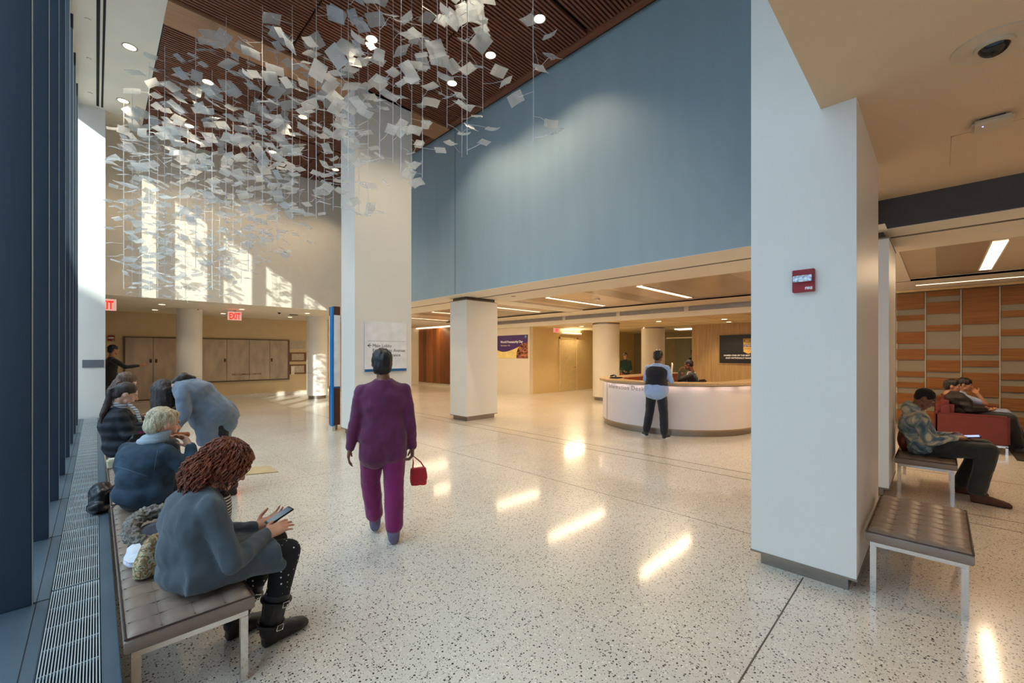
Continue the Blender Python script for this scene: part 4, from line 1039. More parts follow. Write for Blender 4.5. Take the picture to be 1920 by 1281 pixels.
# ---- 1: red haired woman on the near bench -------------------------------------------------
def red_hair_woman():
    O = V((.325, 2.60, 0)); F = V((1, .10, 0)).normalized(); Rr = F.cross(V((0, 0, 1))); U = V((0, 0, 1))
    P = lambda f, r, u: O + F * f + Rr * r + U * u
    o = person('woman with curly red hair and grey cardigan looking at a phone on the near bench', (O.x, O.y, .43))
    pel, ch, nk, hd = P(.035, 0, .545), P(.015, 0, .77), P(.055, 0, .905), P(.165, -.01, .995)
    hf = F * .80 - U * .58 + Rr * .10
    shR, shL = P(.045, .165, .845), P(.045, -.165, .845)
    elR, elL = P(.12, .225, .575), P(.13, -.215, .585); wrR, wrL = P(.30, .105, .612), P(.31, -.075, .605)
    hip = [P(.0, .085 * s_, .525) for s_ in (1, -1)]; kn = [P(.42, .105, .485), P(.43, -.09, .485)]
    an = [P(.345, .075, .10), P(.24, -.14, .10)]; toe = [P(.555, .045, .03), P(.44, -.16, .03)]
    b = MB(); add_head(b, hd, hf, nk + U * .0)
    dR = (F * .9 - Rr * .22 + U * .16).normalized(); dL = (F * .85 + Rr * .05 + U * .15).normalized()
    add_hand(b, wrR + F * .015, dR, U * .75 + Rr * .75, U * .5 - Rr * .8 + F * .1, .22)
    add_hand(b, wrL + F * .01, dL, -U * .9 - Rr * .35, -Rr * .8 + U * .35, .35)
    b.chain([elR, wrR + F * .01], [.036, .027]); b.chain([elL, wrL + F * .01], [.036, .027])
    b.loft(torso_secs(pel, ch, nk, Rr, Rr, .9)); b.chain([shR, elR], [.045, .04]); b.chain([shL, elL], [.045, .04])
    for i in (0, 1): add_leg(b, hip[i], kn[i], an[i], (.075, .052, .048, .035))
    body = part(b, 'body', SK1, o, .0052, 4)
    add_eyes(hd, hf, o)
    # inner striped top
    m = MB(); m.loft([(P(.055, 0, .66), Rr, F, .12, .11), (P(.07, 0, .78), Rr, F, .12, .11), (P(.085, 0, .86), Rr, F, .09, .09)], 20)
    t_ = NT('striped_knit'); bb = t_.bsdf(.8); wv = t_.n('TexWave', i_Scale=22.); wv.bands_direction = 'Z'; t_.l(t_.coords(), wv.inputs[0])
    t_.l(t_.ramp(wv.outputs[0], [(.4, s2l((28, 28, 32))), (.6, s2l((210, 205, 195)))]), bb.inputs['Base Color'])
    part(m, 'striped_top', t_.m, o, .010, 4)
    # cardigan
    m = MB(); m.loft(torso_secs(pel, ch, nk, Rr, Rr, 1.12, 1.05))
    m.ell(P(.02, 0, .535), .15, .185, .098); m.ell(P(-.0, 0, .64), .13, .16, .15)
    for s_, sh, el, wr in ((1, shR, elR, wrR), (-1, shL, elL, wrL)):
        m.ell(sh - U * .01, .056, .056, .056); m.cap(nk * .75 + sh * .25 - U * .01, sh - U * .006, .054, .052); add_arm(m, sh, el, wr, (.058, .052, .045, .036), .003)
    # skirt of the cardigan over the thighs
    m.loft([(P(-.05, 0, .53), Rr, U, .20, .095), (P(.10, 0, .52), Rr, U, .205, .098), (P(.24, .0, .515), Rr, U, .20, .088), (P(.36, .01, .515), Rr, U, .185, .070)], 26, 2.8)
    m.cap(P(.20, .15, .50), P(.36, .14, .46), .05, .045)
    kn_ = fabric('grey_blue_knit', (72, 84, 94), .05, .9, 300., .9)
    part(m, 'cardigan', kn_, o, .0075, 6, .0085, 11., (1.3, 1.3, .8))
    m = MB(); m.ring(0, 0, -.012, .012, .036, .045, 24); q = F.to_track_quat('Z', 'Y')
    # polka dot leggings
    m = MB()
    for i in (0, 1): add_leg(m, P(.15, .09 * (1, -1)[i], .515), kn[i], an[i], (.082, .066, .060, .048), .004)
    t_ = NT('polka_dot_cloth'); bb = t_.bsdf(.85); vo = t_.n('TexVoronoi', i_Scale=34., i_Randomness=.35); t_.l(t_.coords(), vo.inputs[0])
    t_.l(t_.ramp(vo.outputs['Distance'], [(.0, s2l((225, 225, 230))), (.13, s2l((225, 225, 230))), (.15, s2l((16, 16, 22)))], 'CONSTANT'), bb.inputs['Base Color'])
    part(m, 'leggings', t_.m, o, .009, 5, .003, 14.)
    # boots
    BL = plain('black_boot_leather', (24, 22, 24), .38, var=.1, nscale=30, bump=.3, bscale=90)
    for i in (0, 1):
        m = MB(); add_shoe(m, an[i], toe[i], 1.12); k = kn[i]; a_ = an[i]
        top = a_ + (k - a_) * .40; m.chain([a_ - U * .02, a_ + (k - a_) * .18, top], [.054, .058, .066], 18)
        bt = part(m, 'boot', BL, o, .0065, 4, .002, 20.)
        ax_ = (k - a_).normalized()
        for f_, rr in ((.36, .072), (.05, .066)):
            c = a_ + (k - a_) * f_; e1 = (toe[i] - a_).normalized(); e1 = (e1 - ax_ * e1.dot(ax_)).normalized(); e2 = ax_.cross(e1)
            MB().tube([c + (e1 * math.cos(q_) + e2 * math.sin(q_)) * rr for q_ in [2 * PI * j / 20 for j in range(21)]], .008, 8).build('strap', BL, bt, smooth=True)
            s2 = 1 if e2.dot(Rr) > 0 else -1; pc = c + e2 * s2 * (rr + .008) + e1 * .01
            MB().tube([pc + e1 * a1 * .016 + ax_ * b1 * .014 for a1, b1 in ((-1, -1), (1, -1), (1, 1), (-1, 1), (-1, -1))], .0028, 6).build('buckle', M_CHROME, bt)
    # hair
    hf_, hr_, hu_, HM = head_frame(hf); m = MB()
    m.ell(hd - hf_ * .030 + hu_ * .035, .102, .105, .098, HM); m.ell(hd - hf_ * .055 - hu_ * .045, .098, .082, .095, HM); m.ell(hd - hf_ * .085 - hu_ * .075 - U * .01, .085, .062, .075, HM)
    m.ell(hd + hf_ * .042 + hu_ * .082, .080, .050, .036, HM)
    rr_ = random.Random(4); st = []
    for _ in range(820):
        th = rr_.uniform(0, 2 * PI); ph = rr_.uniform(-.35, 1.45)
        v_ = V((math.cos(ph) * math.cos(th), math.cos(ph) * math.sin(th), math.sin(ph))); p_ = hd - hf_ * .028 + hu_ * .022 + (hr_ * v_.x * .098 + hf_ * v_.y * .100 + hu_ * v_.z * .100)
        if v_.y > .60 and v_.z < .55: continue
        st.append((p_, (hr_ * v_.x + hf_ * v_.y + hu_ * v_.z).normalized()))
    for _ in range(260):
        th = rr_.uniform(PI * 1.05, PI * 1.95); ph = rr_.uniform(-.5, .6)
        v_ = V((math.cos(ph) * math.cos(th), math.cos(ph) * math.sin(th), math.sin(ph)))
        st.append((hd - hf_ * .070 - hu_ * .055 + hr_ * v_.x * .094 + hf_ * v_.y * .078 + hu_ * v_.z * .085, (hr_ * v_.x + hf_ * v_.y + hu_ * v_.z).normalized()))
    base_ = fuse(m, .009, 5, .010, 24.)
    m2 = MB(); locks(m2, st, .105, rr_, .0052, .0018, .011, 1.5, (-hu_ * .35 - U * .65).normalized(), .55)
    lm = bpy.data.meshes.new('l'); lm.from_pydata(m2.v, [], m2.f); bm = bmesh.new(); bm.from_mesh(base_); bm.from_mesh(lm)
    hm = bpy.data.meshes.new('hair'); bm.to_mesh(hm); bm.free()
    finish(hm, 'hair', hair_mat('auburn_hair', (148, 74, 42), (62, 26, 16)), o, smooth=True)
    # phone
    ph_ = thing('smartphone', 'smartphone held by the red haired woman', 'phone', P(.44, .0, .64))
    c = P(.425, -.01, .655); nx = F * .92 + U * .38; nx.normalize(); ny = Rr; nz = nx.cross(ny); nz = nz if nz.z > 0 else -nz
    MB().obox(c, nx * .072, ny * .036, nz * .0045).build('case', M_BLACK, ph_, bevel=.003)
    MB().obox(c + nz * .0050, nx * .062, ny * .031, nz * .0004).build('screen', plain('dim_screen', (60, 78, 92), .1, Emission_Color=(.3, .5, .7, 1), Emission_Strength=.12), ph_)
red_hair_woman()

# ---- generic figure used for the others -----------------------------------------------------
def figure(label, loc, pel, ch, nk, hd, hf, latp, lats, shR, shL, elR, elL, wrR, wrL, hipR, hipL, knR, knL, anR, anL, toeR, toeL,
           sk, top, bottom, shoes, handR=None, handL=None, g=1., vox=.011, sleeve=1.0, eyes=True, top_amp=.006, puffy=0., hem=None, headscale=1., shoe_s=1., bottom_e=.008, leg_end=.93, top_name='jacket', extra_top=None, skip_legs=False):
    o = person(label, loc)
    b = MB(); add_head(b, hd, hf, nk, headscale); b.loft(torso_secs(pel, ch, nk, latp, lats, .88 * g))
    for w, el, sh, hnd, sg in ((wrR, elR, shR, handR, 1), (wrL, elL, shL, handL, -1)):
        w, el, sh = V(w), V(el), V(sh); b.chain([sh, el, w], [.046, .040, .027])
        d = (w - el).normalized(); hnd = hnd or {}
        add_hand(b, w, hnd.get('d', d), hnd.get('n', V(lats) * sg), hnd.get('t', V(hf)), hnd.get('curl', .35), 1.0)
    if not skip_legs:
        add_leg(b, hipR, knR, anR, (.074, .052, .048, .035)); add_leg(b, hipL, knL, anL, (.074, .052, .048, .035))
    part(b, 'body', sk, o, max(.0062, vox * .62), 3)
    if eyes: add_eyes(hd, hf, o, headscale)
    m = MB(); m.loft(torso_secs(pel, ch, nk, latp, lats, (1.07 + puffy) * g, 1.02))
    for sh, el, w in ((shR, elR, wrR), (shL, elL, wrL)):
        sh, el, w = V(sh), V(el), V(w); rr_s = .054 + .03 * (g - 1) + puffy * .12; m.ell(sh - V((0, 0, .008)), rr_s, rr_s, rr_s); m.cap(V(nk) * .75 + sh * .25 - V((0, 0, .012)), sh - V((0, 0, .004)), .052, .050)
        if sleeve >= .9: add_arm(m, sh, el, w, (.062, .052, .045, .036), puffy * .12 + .002)
        else: q = sh + (el - sh) * (sleeve * 2 if sleeve < .5 else 1); m.chain([sh, q], [.062, .054])
    if hem:
        for (a_, b_, r0, r1) in hem: m.cap(a_, b_, r0, r1)
    if extra_top: extra_top(m)
    part(m, top_name, top, o, vox, 6, top_amp, 9.)
    if not skip_legs:
        m = MB(); m.ell(V(pel) - V((0, 0, .05)), .140 * g, .105 * g, .09)
        add_leg(m, hipR, knR, anR, (.090, .070, .068, .060), bottom_e, leg_end); add_leg(m, hipL, knL, anL, (.090, .070, .068, .060), bottom_e, leg_end)
        part(m, 'trousers', bottom, o, vox, 5, .005, 11., (1.6, 1.6, .8))
        for a_, t_ in ((anR, toeR), (anL, toeL)):
            m = MB(); add_shoe(m, a_, t_, shoe_s); part(m, 'shoe', shoes, o, .008, 3)
    return o
def hair_part(o, hd, hf, mat, ells=(), chains=(), vox=.009, amp=.006, freq=30., s=1., name='hair'):
    f, r, u, M = head_frame(hf); hd = V(hd); m = MB(); E_ = lambda a, b, c: hd + f * a * s + r * b * s + u * c * s
    for (a, b, c, rx, ry, rz) in ells: m.ell(E_(a, b, c), rx * s, ry * s, rz * s, M)
    for pts, rs_ in chains: m.chain([E_(*p) if len(p) == 3 else V(p[:3]) for p in pts], rs_)
    return part(m, name, mat, o, vox, 4, amp, freq, (1.3, 1.3, .5))
SHORT = [(-.022, 0, .036, .083, .098, .090), (-.058, 0, -.012, .075, .055, .075)]
U = V((0, 0, 1))
SHOEB = plain('black_shoe', (22, 22, 24), .5); DENIMB = fabric('dark_trousers', (24, 26, 34), .1)
BROWNH = hair_mat('dark_brown_hair', (58, 40, 34), (22, 15, 14)); BLACKH = hair_mat('black_hair', (30, 26, 26), (10, 9, 10))

# ---- 2: blonde woman eating ------------------------------------------------------------------
hd, hf = V((.375, 4.20, 1.04)), V((.93, .22, -.22))
pel, ch, nk = V((.27, 4.22, .545)), V((.265, 4.20, .77)), V((.295, 4.20, .915)); lt_ = V((.60, -.80, 0)).normalized()
FW = V((.80, .60, 0)); wr_ = V((.525, 4.10, .855)); el_ = V((.52, 4.02, .665))
o = figure('blonde woman in a blue denim sweatshirt eating on the window bench', (.27, 4.22, .43), pel, ch, nk, hd, hf, lt_, lt_,
    ch + lt_ * .17 + V((.01, .0, .075)), ch - lt_ * .17 + V((.01, 0, .075)), el_, V((.24, 4.50, .60)), wr_, V((.45, 4.50, .60)),
    pel + lt_ * .09, pel - lt_ * .09, V((.66, 4.22, .50)), V((.58, 4.50, .50)), V((.72, 4.18, .1)), V((.62, 4.50, .1)), V((.93, 4.2, .03)), V((.83, 4.55, .03)),
    SK2, (_m := NT('washed_denim_jersey')).m, DENIMB, SHOEB, handR=dict(d=V((-.35, .35, .75)), n=V((.9, .1, .2)), t=V((-.3, .8, -.2)), curl=.5), g=1.14, vox=.009, top_amp=.008, top_name='sweatshirt',
    extra_top=lambda m: (m.ell((.25, 4.2, .56), .18, .18, .11), m.ell((.245, 4.19, .66), .155, .165, .15)))
bb = _m.bsdf(.85); nz = _m.n('TexNoise', i_Scale=9., i_Detail=5.); _m.l(_m.coords(), nz.inputs[0])
_m.l(_m.ramp(nz.outputs[0], [(.3, s2l((20, 38, 54))), (.7, s2l((56, 80, 100)))]), bb.inputs['Base Color']); n2 = _m.n('TexNoise', i_Scale=300.); _m.l(_m.coords(), n2.inputs[0]); _m.bump(bb, n2.outputs[0], .3, .003)
ST_ = plain('pale_stitching', (92, 114, 132), .8)
sw_ = [c for c in o.children if c.name.startswith('sweatshirt')][0]
bpy.context.view_layer.update()
def seam(pts, r=.0013):
    out = []
    for k in range(len(pts) - 1):
        for j in range(10):
            p = V(pts[k]).lerp(V(pts[k + 1]), j / 10); q = V((p.x * .2, p.y * .2, p.z + .2 * (CAMH - p.z))) ; q = p + (V((0, 0, CAMH)) - p).normalized() * .6
            ok, h, nn, _ = sw_.ray_cast(q - wloc(sw_), (p - q).normalized())
            if ok: out.append(h + wloc(sw_) + nn * .001)
    if len(out) > 2: MB().tube(out, r, 5).build('seam', ST_, sw_)
seam([nk + lt_ * .06 - U * .06, ch + lt_ * .13 - FW * .05 - U * .06])
seam([ch - lt_ * .17 - FW * .08 - U * .02, ch - FW * .12 - U * .03, ch + lt_ * .13 - FW * .08 - U * .09])
hair_part(o, hd, hf, hair_mat('blonde_hair', (214, 202, 172), (140, 124, 98)), [(-.026, 0, .040, .090, .102, .092), (-.065, 0, -.010, .082, .062, .080), (.035, 0, .082, .06, .045, .03)], amp=.009, freq=26.)
m = MB(); f_, r_, u_, M_ = head_frame(hf); nb_ = nk + U * .012 + V((.015, 0, 0))
for k, (dz, rr, tr_) in enumerate(((.0, .078, .024), (.028, .072, .022), (.05, .066, .018))):
    m.tube([nb_ + U * (dz + .008 * math.cos(q_)) + V((math.cos(q_) * rr, math.sin(q_) * rr, 0)) + V((.02 * k, 0, 0)) for q_ in [2 * PI * j / 24 for j in range(25)]], tr_, 10)
part(m, 'scarf', fabric('grey_blue_scarf', (150, 166, 178), .05), o, .008, 3, .004, 26.)
# bread in her hand, takeout boxes
tag(part(MB().chain([(.445, 4.15, .955), (.475, 4.135, .945), (.505, 4.13, .95)], [.022, .03, .022]), 'bread_roll', plain('crusty_bread', (150, 84, 40), .8, var=.2, nscale=40), None, .006, 3, .004, 40.), 'browned piece of food held to the blonde woman\'s mouth', 'food')
KR = plain('cardboard', (196, 170, 128), .85, var=.04)
bx = thing('takeout_box', 'open cardboard takeout tray on the blonde woman\'s lap', 'box', (.74, 4.10, .585))
m = MB(); m.box(.60, .86, 3.98, 4.24, .585, .592); m.box(.60, .605, 3.98, 4.24, .59, .63); m.box(.855, .86, 3.98, 4.24, .59, .63); m.box(.6, .86, 3.98, 3.985, .59, .63); m.box(.6, .86, 4.235, 4.24, .59, .63)
m.build('tray', KR, bx)
MB().obox((.985, 4.10, .585), (.125, 0, -.012), (0, .135, 0), (.0, 0, .0035)).build('lid', KR, bx)
MB().box(.64, .74, 4.06, 4.18, .592, .64).build('napkin', M_PAPER, bx, bevel=.01)
tb = thing('food_container', 'small cream takeout container on the bench behind the blonde woman', 'box', (.12, 4.95, .43))
MB().loft([((.115, 4.86, .43), V((1, 0, 0)), V((0, 1, 0)), .035, .05), ((.115, 4.86, .50), V((1, 0, 0)), V((0, 1, 0)), .042, .06)], 20, 5).build('cup', plain('cream_container', (222, 212, 180), .5), tb, smooth=True)
MB().box(.09, .15, 4.81, 4.9, .50, .515).build('flap', M_PAPER, tb, bevel=.004)
tb.location.y += 1.06

# ---- black bag on the ledge, clothes beside the near woman --------------------------------
BAGB = plain('black_nylon', (14, 16, 22), .32, var=.2, nscale=10, bump=.4, bscale=20)
o = thing('handbag', 'black shiny bag slumped on the window ledge left of the blonde woman', 'bag', (.02, 4.60, .26))
m = MB(); m.ell((.035, 4.22, .37), .085, .15, .115); m.ell((.01, 4.12, .31), .07, .10, .055); m.ell((.03, 4.40, .33), .05, .10, .08)
part(m, 'bag_body', BAGB, o, .009, 4, .013, 16.)
MB().tube([(.06, 4.10, .43), (.10, 4.06, .47), (.13, 4.14, .48), (.12, 4.2, .44)], .006, 6).build('strap', BAGB, o, smooth=True)
o.location.y += .80
o = thing('winter_coat', 'folded dark coat with a grey fur trimmed hood on the near bench', 'coat', (.20, 3.18, .43))
m = MB(); m.tube([V((.25 + .11 * math.cos(q_), 3.26 + .13 * math.sin(q_), .555 + .055 * math.sin(q_))) for q_ in [.3 + 5.2 * j / 22 for j in range(23)]], .040, 12)
part(m, 'fur_trim', hair_mat('grey_fur', (150, 146, 136), (62, 58, 52), 2.), o, .008, 2, .016, 55.)
m = MB(); m.ell((.26, 3.27, .50), .13, .15, .07); m.ell((.31, 3.15, .49), .13, .10, .06)
part(m, 'shell', fabric('navy_lining', (30, 40, 58), .1), o, .01, 4, .008, 14.)
o = thing('folded_sweater', 'white knitted garment folded on the near bench beside the fur hood', 'garment', (.17, 3.05, .43))
m = MB(); m.ell((.20, 3.09, .458), .10, .13, .028); m.ell((.19, 3.05, .488), .09, .12, .02); m.ell((.185, 3.10, .51), .07, .09, .018)
part(m, 'knit', fabric('white_knit', (218, 222, 232), .02), o, .008, 3, .004, 22.)
t_ = NT('floral_tapestry'); bb = t_.bsdf(.9); vo = t_.n('TexNoise', i_Scale=26., i_Detail=3., i_Distortion=2.2); t_.l(t_.coords(), vo.inputs[0])
t_.l(t_.ramp(vo.outputs[0], [(.30, s2l((60, 76, 44))), (.42, s2l((206, 192, 156))), (.54, s2l((150, 92, 60))), (.62, s2l((96, 110, 60))), (.74, s2l((212, 200, 170)))]), bb.inputs['Base Color'])
o = thing('tapestry_bag', 'cream floral tapestry bag tucked behind the red haired woman', 'bag', (.22, 2.90, .43))
m = MB(); m.loft([((.205, 2.88, .435), V((.94, .34, 0)), V((-.34, .94, 0)), .075, .035), ((.215, 2.89, .51), V((.94, .34, 0)), V((-.34, .94, 0)), .085, .045), ((.245, 2.90, .60), V((.94, .34, 0)), V((-.34, .94, 0)), .075, .03), ((.265, 2.91, .635), V((.94, .34, 0)), V((-.34, .94, 0)), .06, .015)], 20, 3.5)
part(m, 'bag_body', t_.m, o, .007, 3, .005, 20.)
MB().tube([(.19, 2.93, .62), (.17, 2.98, .58), (.18, 3.03, .54), (.22, 3.03, .58), (.26, 2.96, .62)], .006, 8).build('strap', plain('brown_strap', (84, 66, 44), .6), o, smooth=True)

# ---- 3: young woman in a black puffer ---------------------------------------------------------
def puffer_mat(name, col, sc=18.):
    t = NT(name); b = t.bsdf(.75); wv = t.n('TexWave', i_Scale=sc / 6, i_Distortion=1.5); wv.bands_direction = 'Z'; wv.wave_profile = 'SIN'; t.l(t.coords(), wv.inputs[0])
    t.l(t.ramp(wv.outputs[0], [(.05, tuple(x * .45 for x in s2l(col))), (.3, s2l(col))]), b.inputs['Base Color']); t.bump(b, wv.outputs[0], .9, .02); return t.m
PUF = puffer_mat('navy_black_puffer', (26, 34, 46))
hd, hf = V((.235, 5.50, 1.135)), V((.90, -.05, -.44))
pel, ch, nk = V((.20, 5.6, .56)), V((.155, 5.58, .81)), V((.165, 5.55, .985)); lt_ = V((.12, -.99, 0)).normalized()
o = figure('dark haired young woman in a black puffer jacket and striped scarf on the window bench', (.20, 5.6, .43), pel, ch, nk, hd, hf, lt_, lt_,
    ch + lt_ * .17 + U * .10, ch - lt_ * .17 + U * .10, V((.24, 5.36, .70)), V((.26, 5.80, .70)), V((.42, 5.44, .74)), V((.44, 5.70, .74)),
    pel + lt_ * .09, pel - lt_ * .09, V((.62, 5.46, .52)), V((.62, 5.72, .52)), V((.66, 5.44, .1)), V((.66, 5.74, .1)), V((.88, 5.44, .03)), V((.88, 5.76, .03)),
    SK2, PUF, DENIMB, SHOEB, g=1.12, vox=.011, puffy=.10, top_amp=.010, top_name='puffer_jacket')
f_, r_, u_, M_ = head_frame(hf)
hair_part(o, hd, hf, BROWNH, [(-.026, 0, .040, .084, .098, .088), (-.060, 0, -.010, .074, .055, .072)],
          [([(-.10, .01, .03), (-.135, .015, -.01)], [.032, .028]), ([tuple(hd - f_ * .135 - u_ * .01) + (0,), (.08, 5.50, 1.04, 0), (.045, 5.47, .93, 0), (.03, 5.46, .84, 0)], [.028, .034, .032, .012])], amp=.005)
m = MB(); nb_ = nk + U * .02
for k in range(2): m.tube([nb_ + V((.02, 0, k * .026 - .01)) + V((math.cos(q_) * .074, math.sin(q_) * .074, -.03 * math.cos(q_))) for q_ in [2 * PI * j / 20 for j in range(21)]], .016, 8)
m.chain([(.25, 5.46, 1.03), (.31, 5.42, .95), (.34, 5.40, .84)], [.018, .020, .018])
t_ = NT('striped_scarf'); bb = t_.bsdf(.85); wv = t_.n('TexWave', i_Scale=12., i_Distortion=2.); wv.bands_direction = 'Z'; t_.l(t_.coords(), wv.inputs[0])
t_.l(t_.ramp(wv.outputs[0], [(.3, s2l((120, 122, 128))), (.5, s2l((206, 204, 200)))]), bb.inputs['Base Color'])
part(m, 'scarf', t_.m, o, .008, 3)
o.location += V((.01, .85, 0))
o = thing('shoulder_bag', 'black shoulder bag on the lap of the young woman in the puffer', 'bag', (.40, 5.40, .60))
m = MB(); m.loft([((.34, 5.33, .50), V((.95, .2, 0)), V((-.2, .95, 0)), .13, .06), ((.35, 5.34, .62), V((.95, .2, 0)), V((-.2, .95, 0)), .145, .075), ((.37, 5.36, .74), V((.95, .2, 0)), V((-.2, .95, 0)), .12, .05)], 22, 4)
part(m, 'bag_body', BAGB, o, .009, 3, .006, 15.)
MB().tube([(.26, 5.27, .70), (.20, 5.24, .60), (.17, 5.25, .52), (.20, 5.3, .49), (.32, 5.28, .56), (.40, 5.28, .70)], .008, 8).build('strap', BAGB, o, smooth=True)
MB().box(.29, .37, 5.335, 5.345, .74, .752).build('pink_pouch', plain('pink_trim', (196, 50, 130), .5), o)
o.location += V((.01, .85, -.03))

# ---- 4: person with light brown hair behind her ------------------------------------------------
hd, hf = V((.30, 6.35, 1.22)), V((.86, -.25, -.45)); pel, ch, nk = V((.22, 6.4, .56)), V((.19, 6.4, .87)), V((.23, 6.38, 1.065)); lt_ = V((-.10, -.99, 0)).normalized()
o = figure('woman with brown hair and a dark coat seated behind the puffer jacket woman', (.22, 6.4, .43), pel, ch, nk, hd, hf, lt_, lt_,
    ch + lt_ * .17 + U * .12, ch - lt_ * .17 + U * .12, V((.27, 6.18, .74)), V((.27, 6.6, .74)), V((.44, 6.28, .76)), V((.44, 6.5, .76)),
    pel + lt_ * .09, pel - lt_ * .09, V((.62, 6.26, .52)), V((.62, 6.52, .52)), V((.66, 6.26, .1)), V((.66, 6.52, .1)), V((.88, 6.26, .03)), V((.88, 6.52, .03)),
    SK2, fabric('black_wool', (22, 22, 26)), DENIMB, SHOEB, vox=.012, top_name='coat')
hair_part(o, hd, hf, hair_mat('light_brown_hair', (122, 92, 70), (56, 38, 30)), [(-.026, 0, .042, .088, .102, .088), (-.060, 0, -.02, .084, .062, .095)],
          [([(-.05, .07, -.03), (-.03, .075, -.14), (-.0, .07, -.24)], [.035, .034, .012]), ([(-.05, -.07, -.03), (-.03, -.075, -.14), (-.0, -.07, -.24)], [.035, .034, .012]), ([(-.08, 0, -.04), (-.09, 0, -.16), (-.08, 0, -.25)], [.05, .045, .015])])
o.location += V((-.02, .85, 0))

# ---- 5: woman in grey bending over --------------------------------------------------------------
hd, hf = V((.42, 5.10, 1.18)), V((-.55, .30, -.78))
pel, ch, nk = V((.90, 5.05, .90)), V((.68, 5.05, 1.16)), V((.515, 5.06, 1.24)); lt_ = V((.35, .94, 0)).normalized()
GJ = fabric('grey_blue_fleece', (112, 126, 142), .08)
o = figure('woman with long dark hair in a grey jacket bending over the people on the bench', (.95, 5.05, 0), pel, ch, nk, hd, hf, lt_, lt_,
    V((.58, 5.22, 1.18)), V((.55, 4.88, 1.18)), V((.50, 5.26, .92)), V((.56, 4.82, .95)), V((.38, 5.24, .80)), V((.46, 4.90, .78)),
    pel + lt_ * .09, pel - lt_ * .09, V((.86, 5.16, .48)), V((.88, 4.96, .48)), V((.98, 5.18, .09)), V((1.0, 4.96, .09)), V((.76, 5.18, .03)), V((.78, 4.94, .03)),
    SK2, GJ, DENIMB, SHOEB, g=1.22, vox=.011, top_amp=.014, top_name='jacket', puffy=.04,
    extra_top=lambda m: (m.ell((.90, 5.05, .90), .15, .18, .13), m.chain([(.62, 5.0, 1.12), (.72, 5.0, 1.0), (.78, 4.98, .78), (.79, 4.97, .66)], [.13, .15, .13, .12]), m.ell((.92, 5.05, .80), .15, .18, .13), m.ell((.88, 5.05, .68), .12, .17, .12)))
f_, r_, u_, M_ = head_frame(hf)
ch_ = []
rr_ = random.Random(9)
for k in range(16):
    a_ = 2 * PI * k / 16; bx_, by_ = .070 * math.cos(a_), .085 * math.sin(a_)
    p0 = hd + V((bx_, by_, .03)); L = rr_.uniform(.20, .34)
    ch_.append(([tuple(p0) + (0,), tuple(p0 + V((bx_ * .3, by_ * .3, -L * .5))) + (0,), tuple(p0 + V((bx_ * .2 + rr_.uniform(-.02, .02), by_ * .2, -L))) + (0,)], [.034, .026, .008]))
ch_.append(([tuple(hd + V((.08, 0, .05))) + (0,), (.57, 5.0, 1.335, 0), (.66, 4.98, 1.325, 0)], [.06, .05, .015]))
hair_part(o, hd, hf, BROWNH, [(-.02, 0, .035, .094, .108, .098)], ch_, amp=.007, freq=22.)
o.location += V((.09, .60, 0))

# ---- 6: dark figure at the pilaster ---------------------------------------------------------------
hd, hf = V((.30, 13.75, 1.68)), V((.9, .3, -.1)); pel, ch, nk = V((.24, 13.75, .95)), V((.24, 13.75, 1.28)), V((.26, 13.75, 1.50)); lt_ = V((.3, -.95, 0)).normalized()
o = figure('person in black clothes reaching out an arm beyond the white pilaster', (.25, 13.75, 0), pel, ch, nk, hd, hf, lt_, lt_,
    V((.30, 13.57, 1.43)), V((.22, 13.93, 1.43)), V((.50, 13.50, 1.27)), V((.25, 13.98, 1.15)), V((.72, 13.52, 1.30)), V((.38, 13.98, 1.0)),
    pel + lt_ * .09, pel - lt_ * .09, V((.28, 13.66, .50)), V((.24, 13.84, .50)), V((.25, 13.65, .09)), V((.20, 13.85, .09)), V((.45, 13.6, .03)), V((.40, 13.9, .03)),
    SK4, fabric('black_wool', (22, 22, 26)), DENIMB, SHOEB, vox=.014, top_name='coat')
hair_part(o, hd, hf, BLACKH, SHORT)

# ---- 7: nurse in purple scrubs ---------------------------------------------------------------------
O = V((1.75, 3.34, 0)); F = V((.40, .915, 0)).normalized(); Rr = F.cross(U); P = lambda f, r, u: O + F * f + Rr * r + U * u
hd, hf = P(.03, -.01, 1.505), F; SCR = fabric('purple_scrubs', (92, 22, 70), .10, .8, 300, .2); SCR2 = fabric('magenta_scrub_trousers', (122, 12, 88), .08, .8, 300, .2)
o = figure('person in purple scrubs walking away across the lobby', (O.x, O.y, 0), P(0, 0, .88), P(.0, 0, 1.15), P(-.01, 0, 1.355), hd, hf, Rr, Rr,
    P(0, .168, 1.265), P(0, -.168, 1.265), P(-.04, .222, .99), P(-.02, -.232, 1.0), P(.02, .245, .765), P(.02, -.265, .80),
    P(0, .085, .86), P(0, -.085, .86), P(-.02, .085, .47), P(.10, -.10, .48), P(-.12, .075, .09), P(.16, -.06, .12), P(.11, .085, .03), P(.36, -.05, .06),
    SK3, SCR, SCR2, plain('grey_lilac_shoe', (110, 100, 124), .7), handR=dict(d=V((0, 0, -1)), n=Rr, t=F, curl=.75), handL=dict(d=V((-.15, .1, -1)), n=-Rr, t=F, curl=.3), g=1.10, vox=.010, eyes=False,
    top_amp=.010, top_name='scrub_top', hem=[(P(0, .06, .80), P(0, .07, .74), .14, .135), (P(0, -.06, .80), P(0, -.07, .74), .14, .135)], shoe_s=1.2, bottom_e=.014, leg_end=.86)
hair_part(o, hd, hf, BLACKH, [(-.016, 0, .030, .088, .104, .098), (-.055, 0, -.02, .080, .062, .088), (-.03, 0, -.06, .072, .06, .05)], amp=.008, freq=30.)
rb = thing('red_bag', 'small red bag carried by the person in purple scrubs', 'bag', P(.02, .26, .40))
c0 = P(.03, .30, .50)
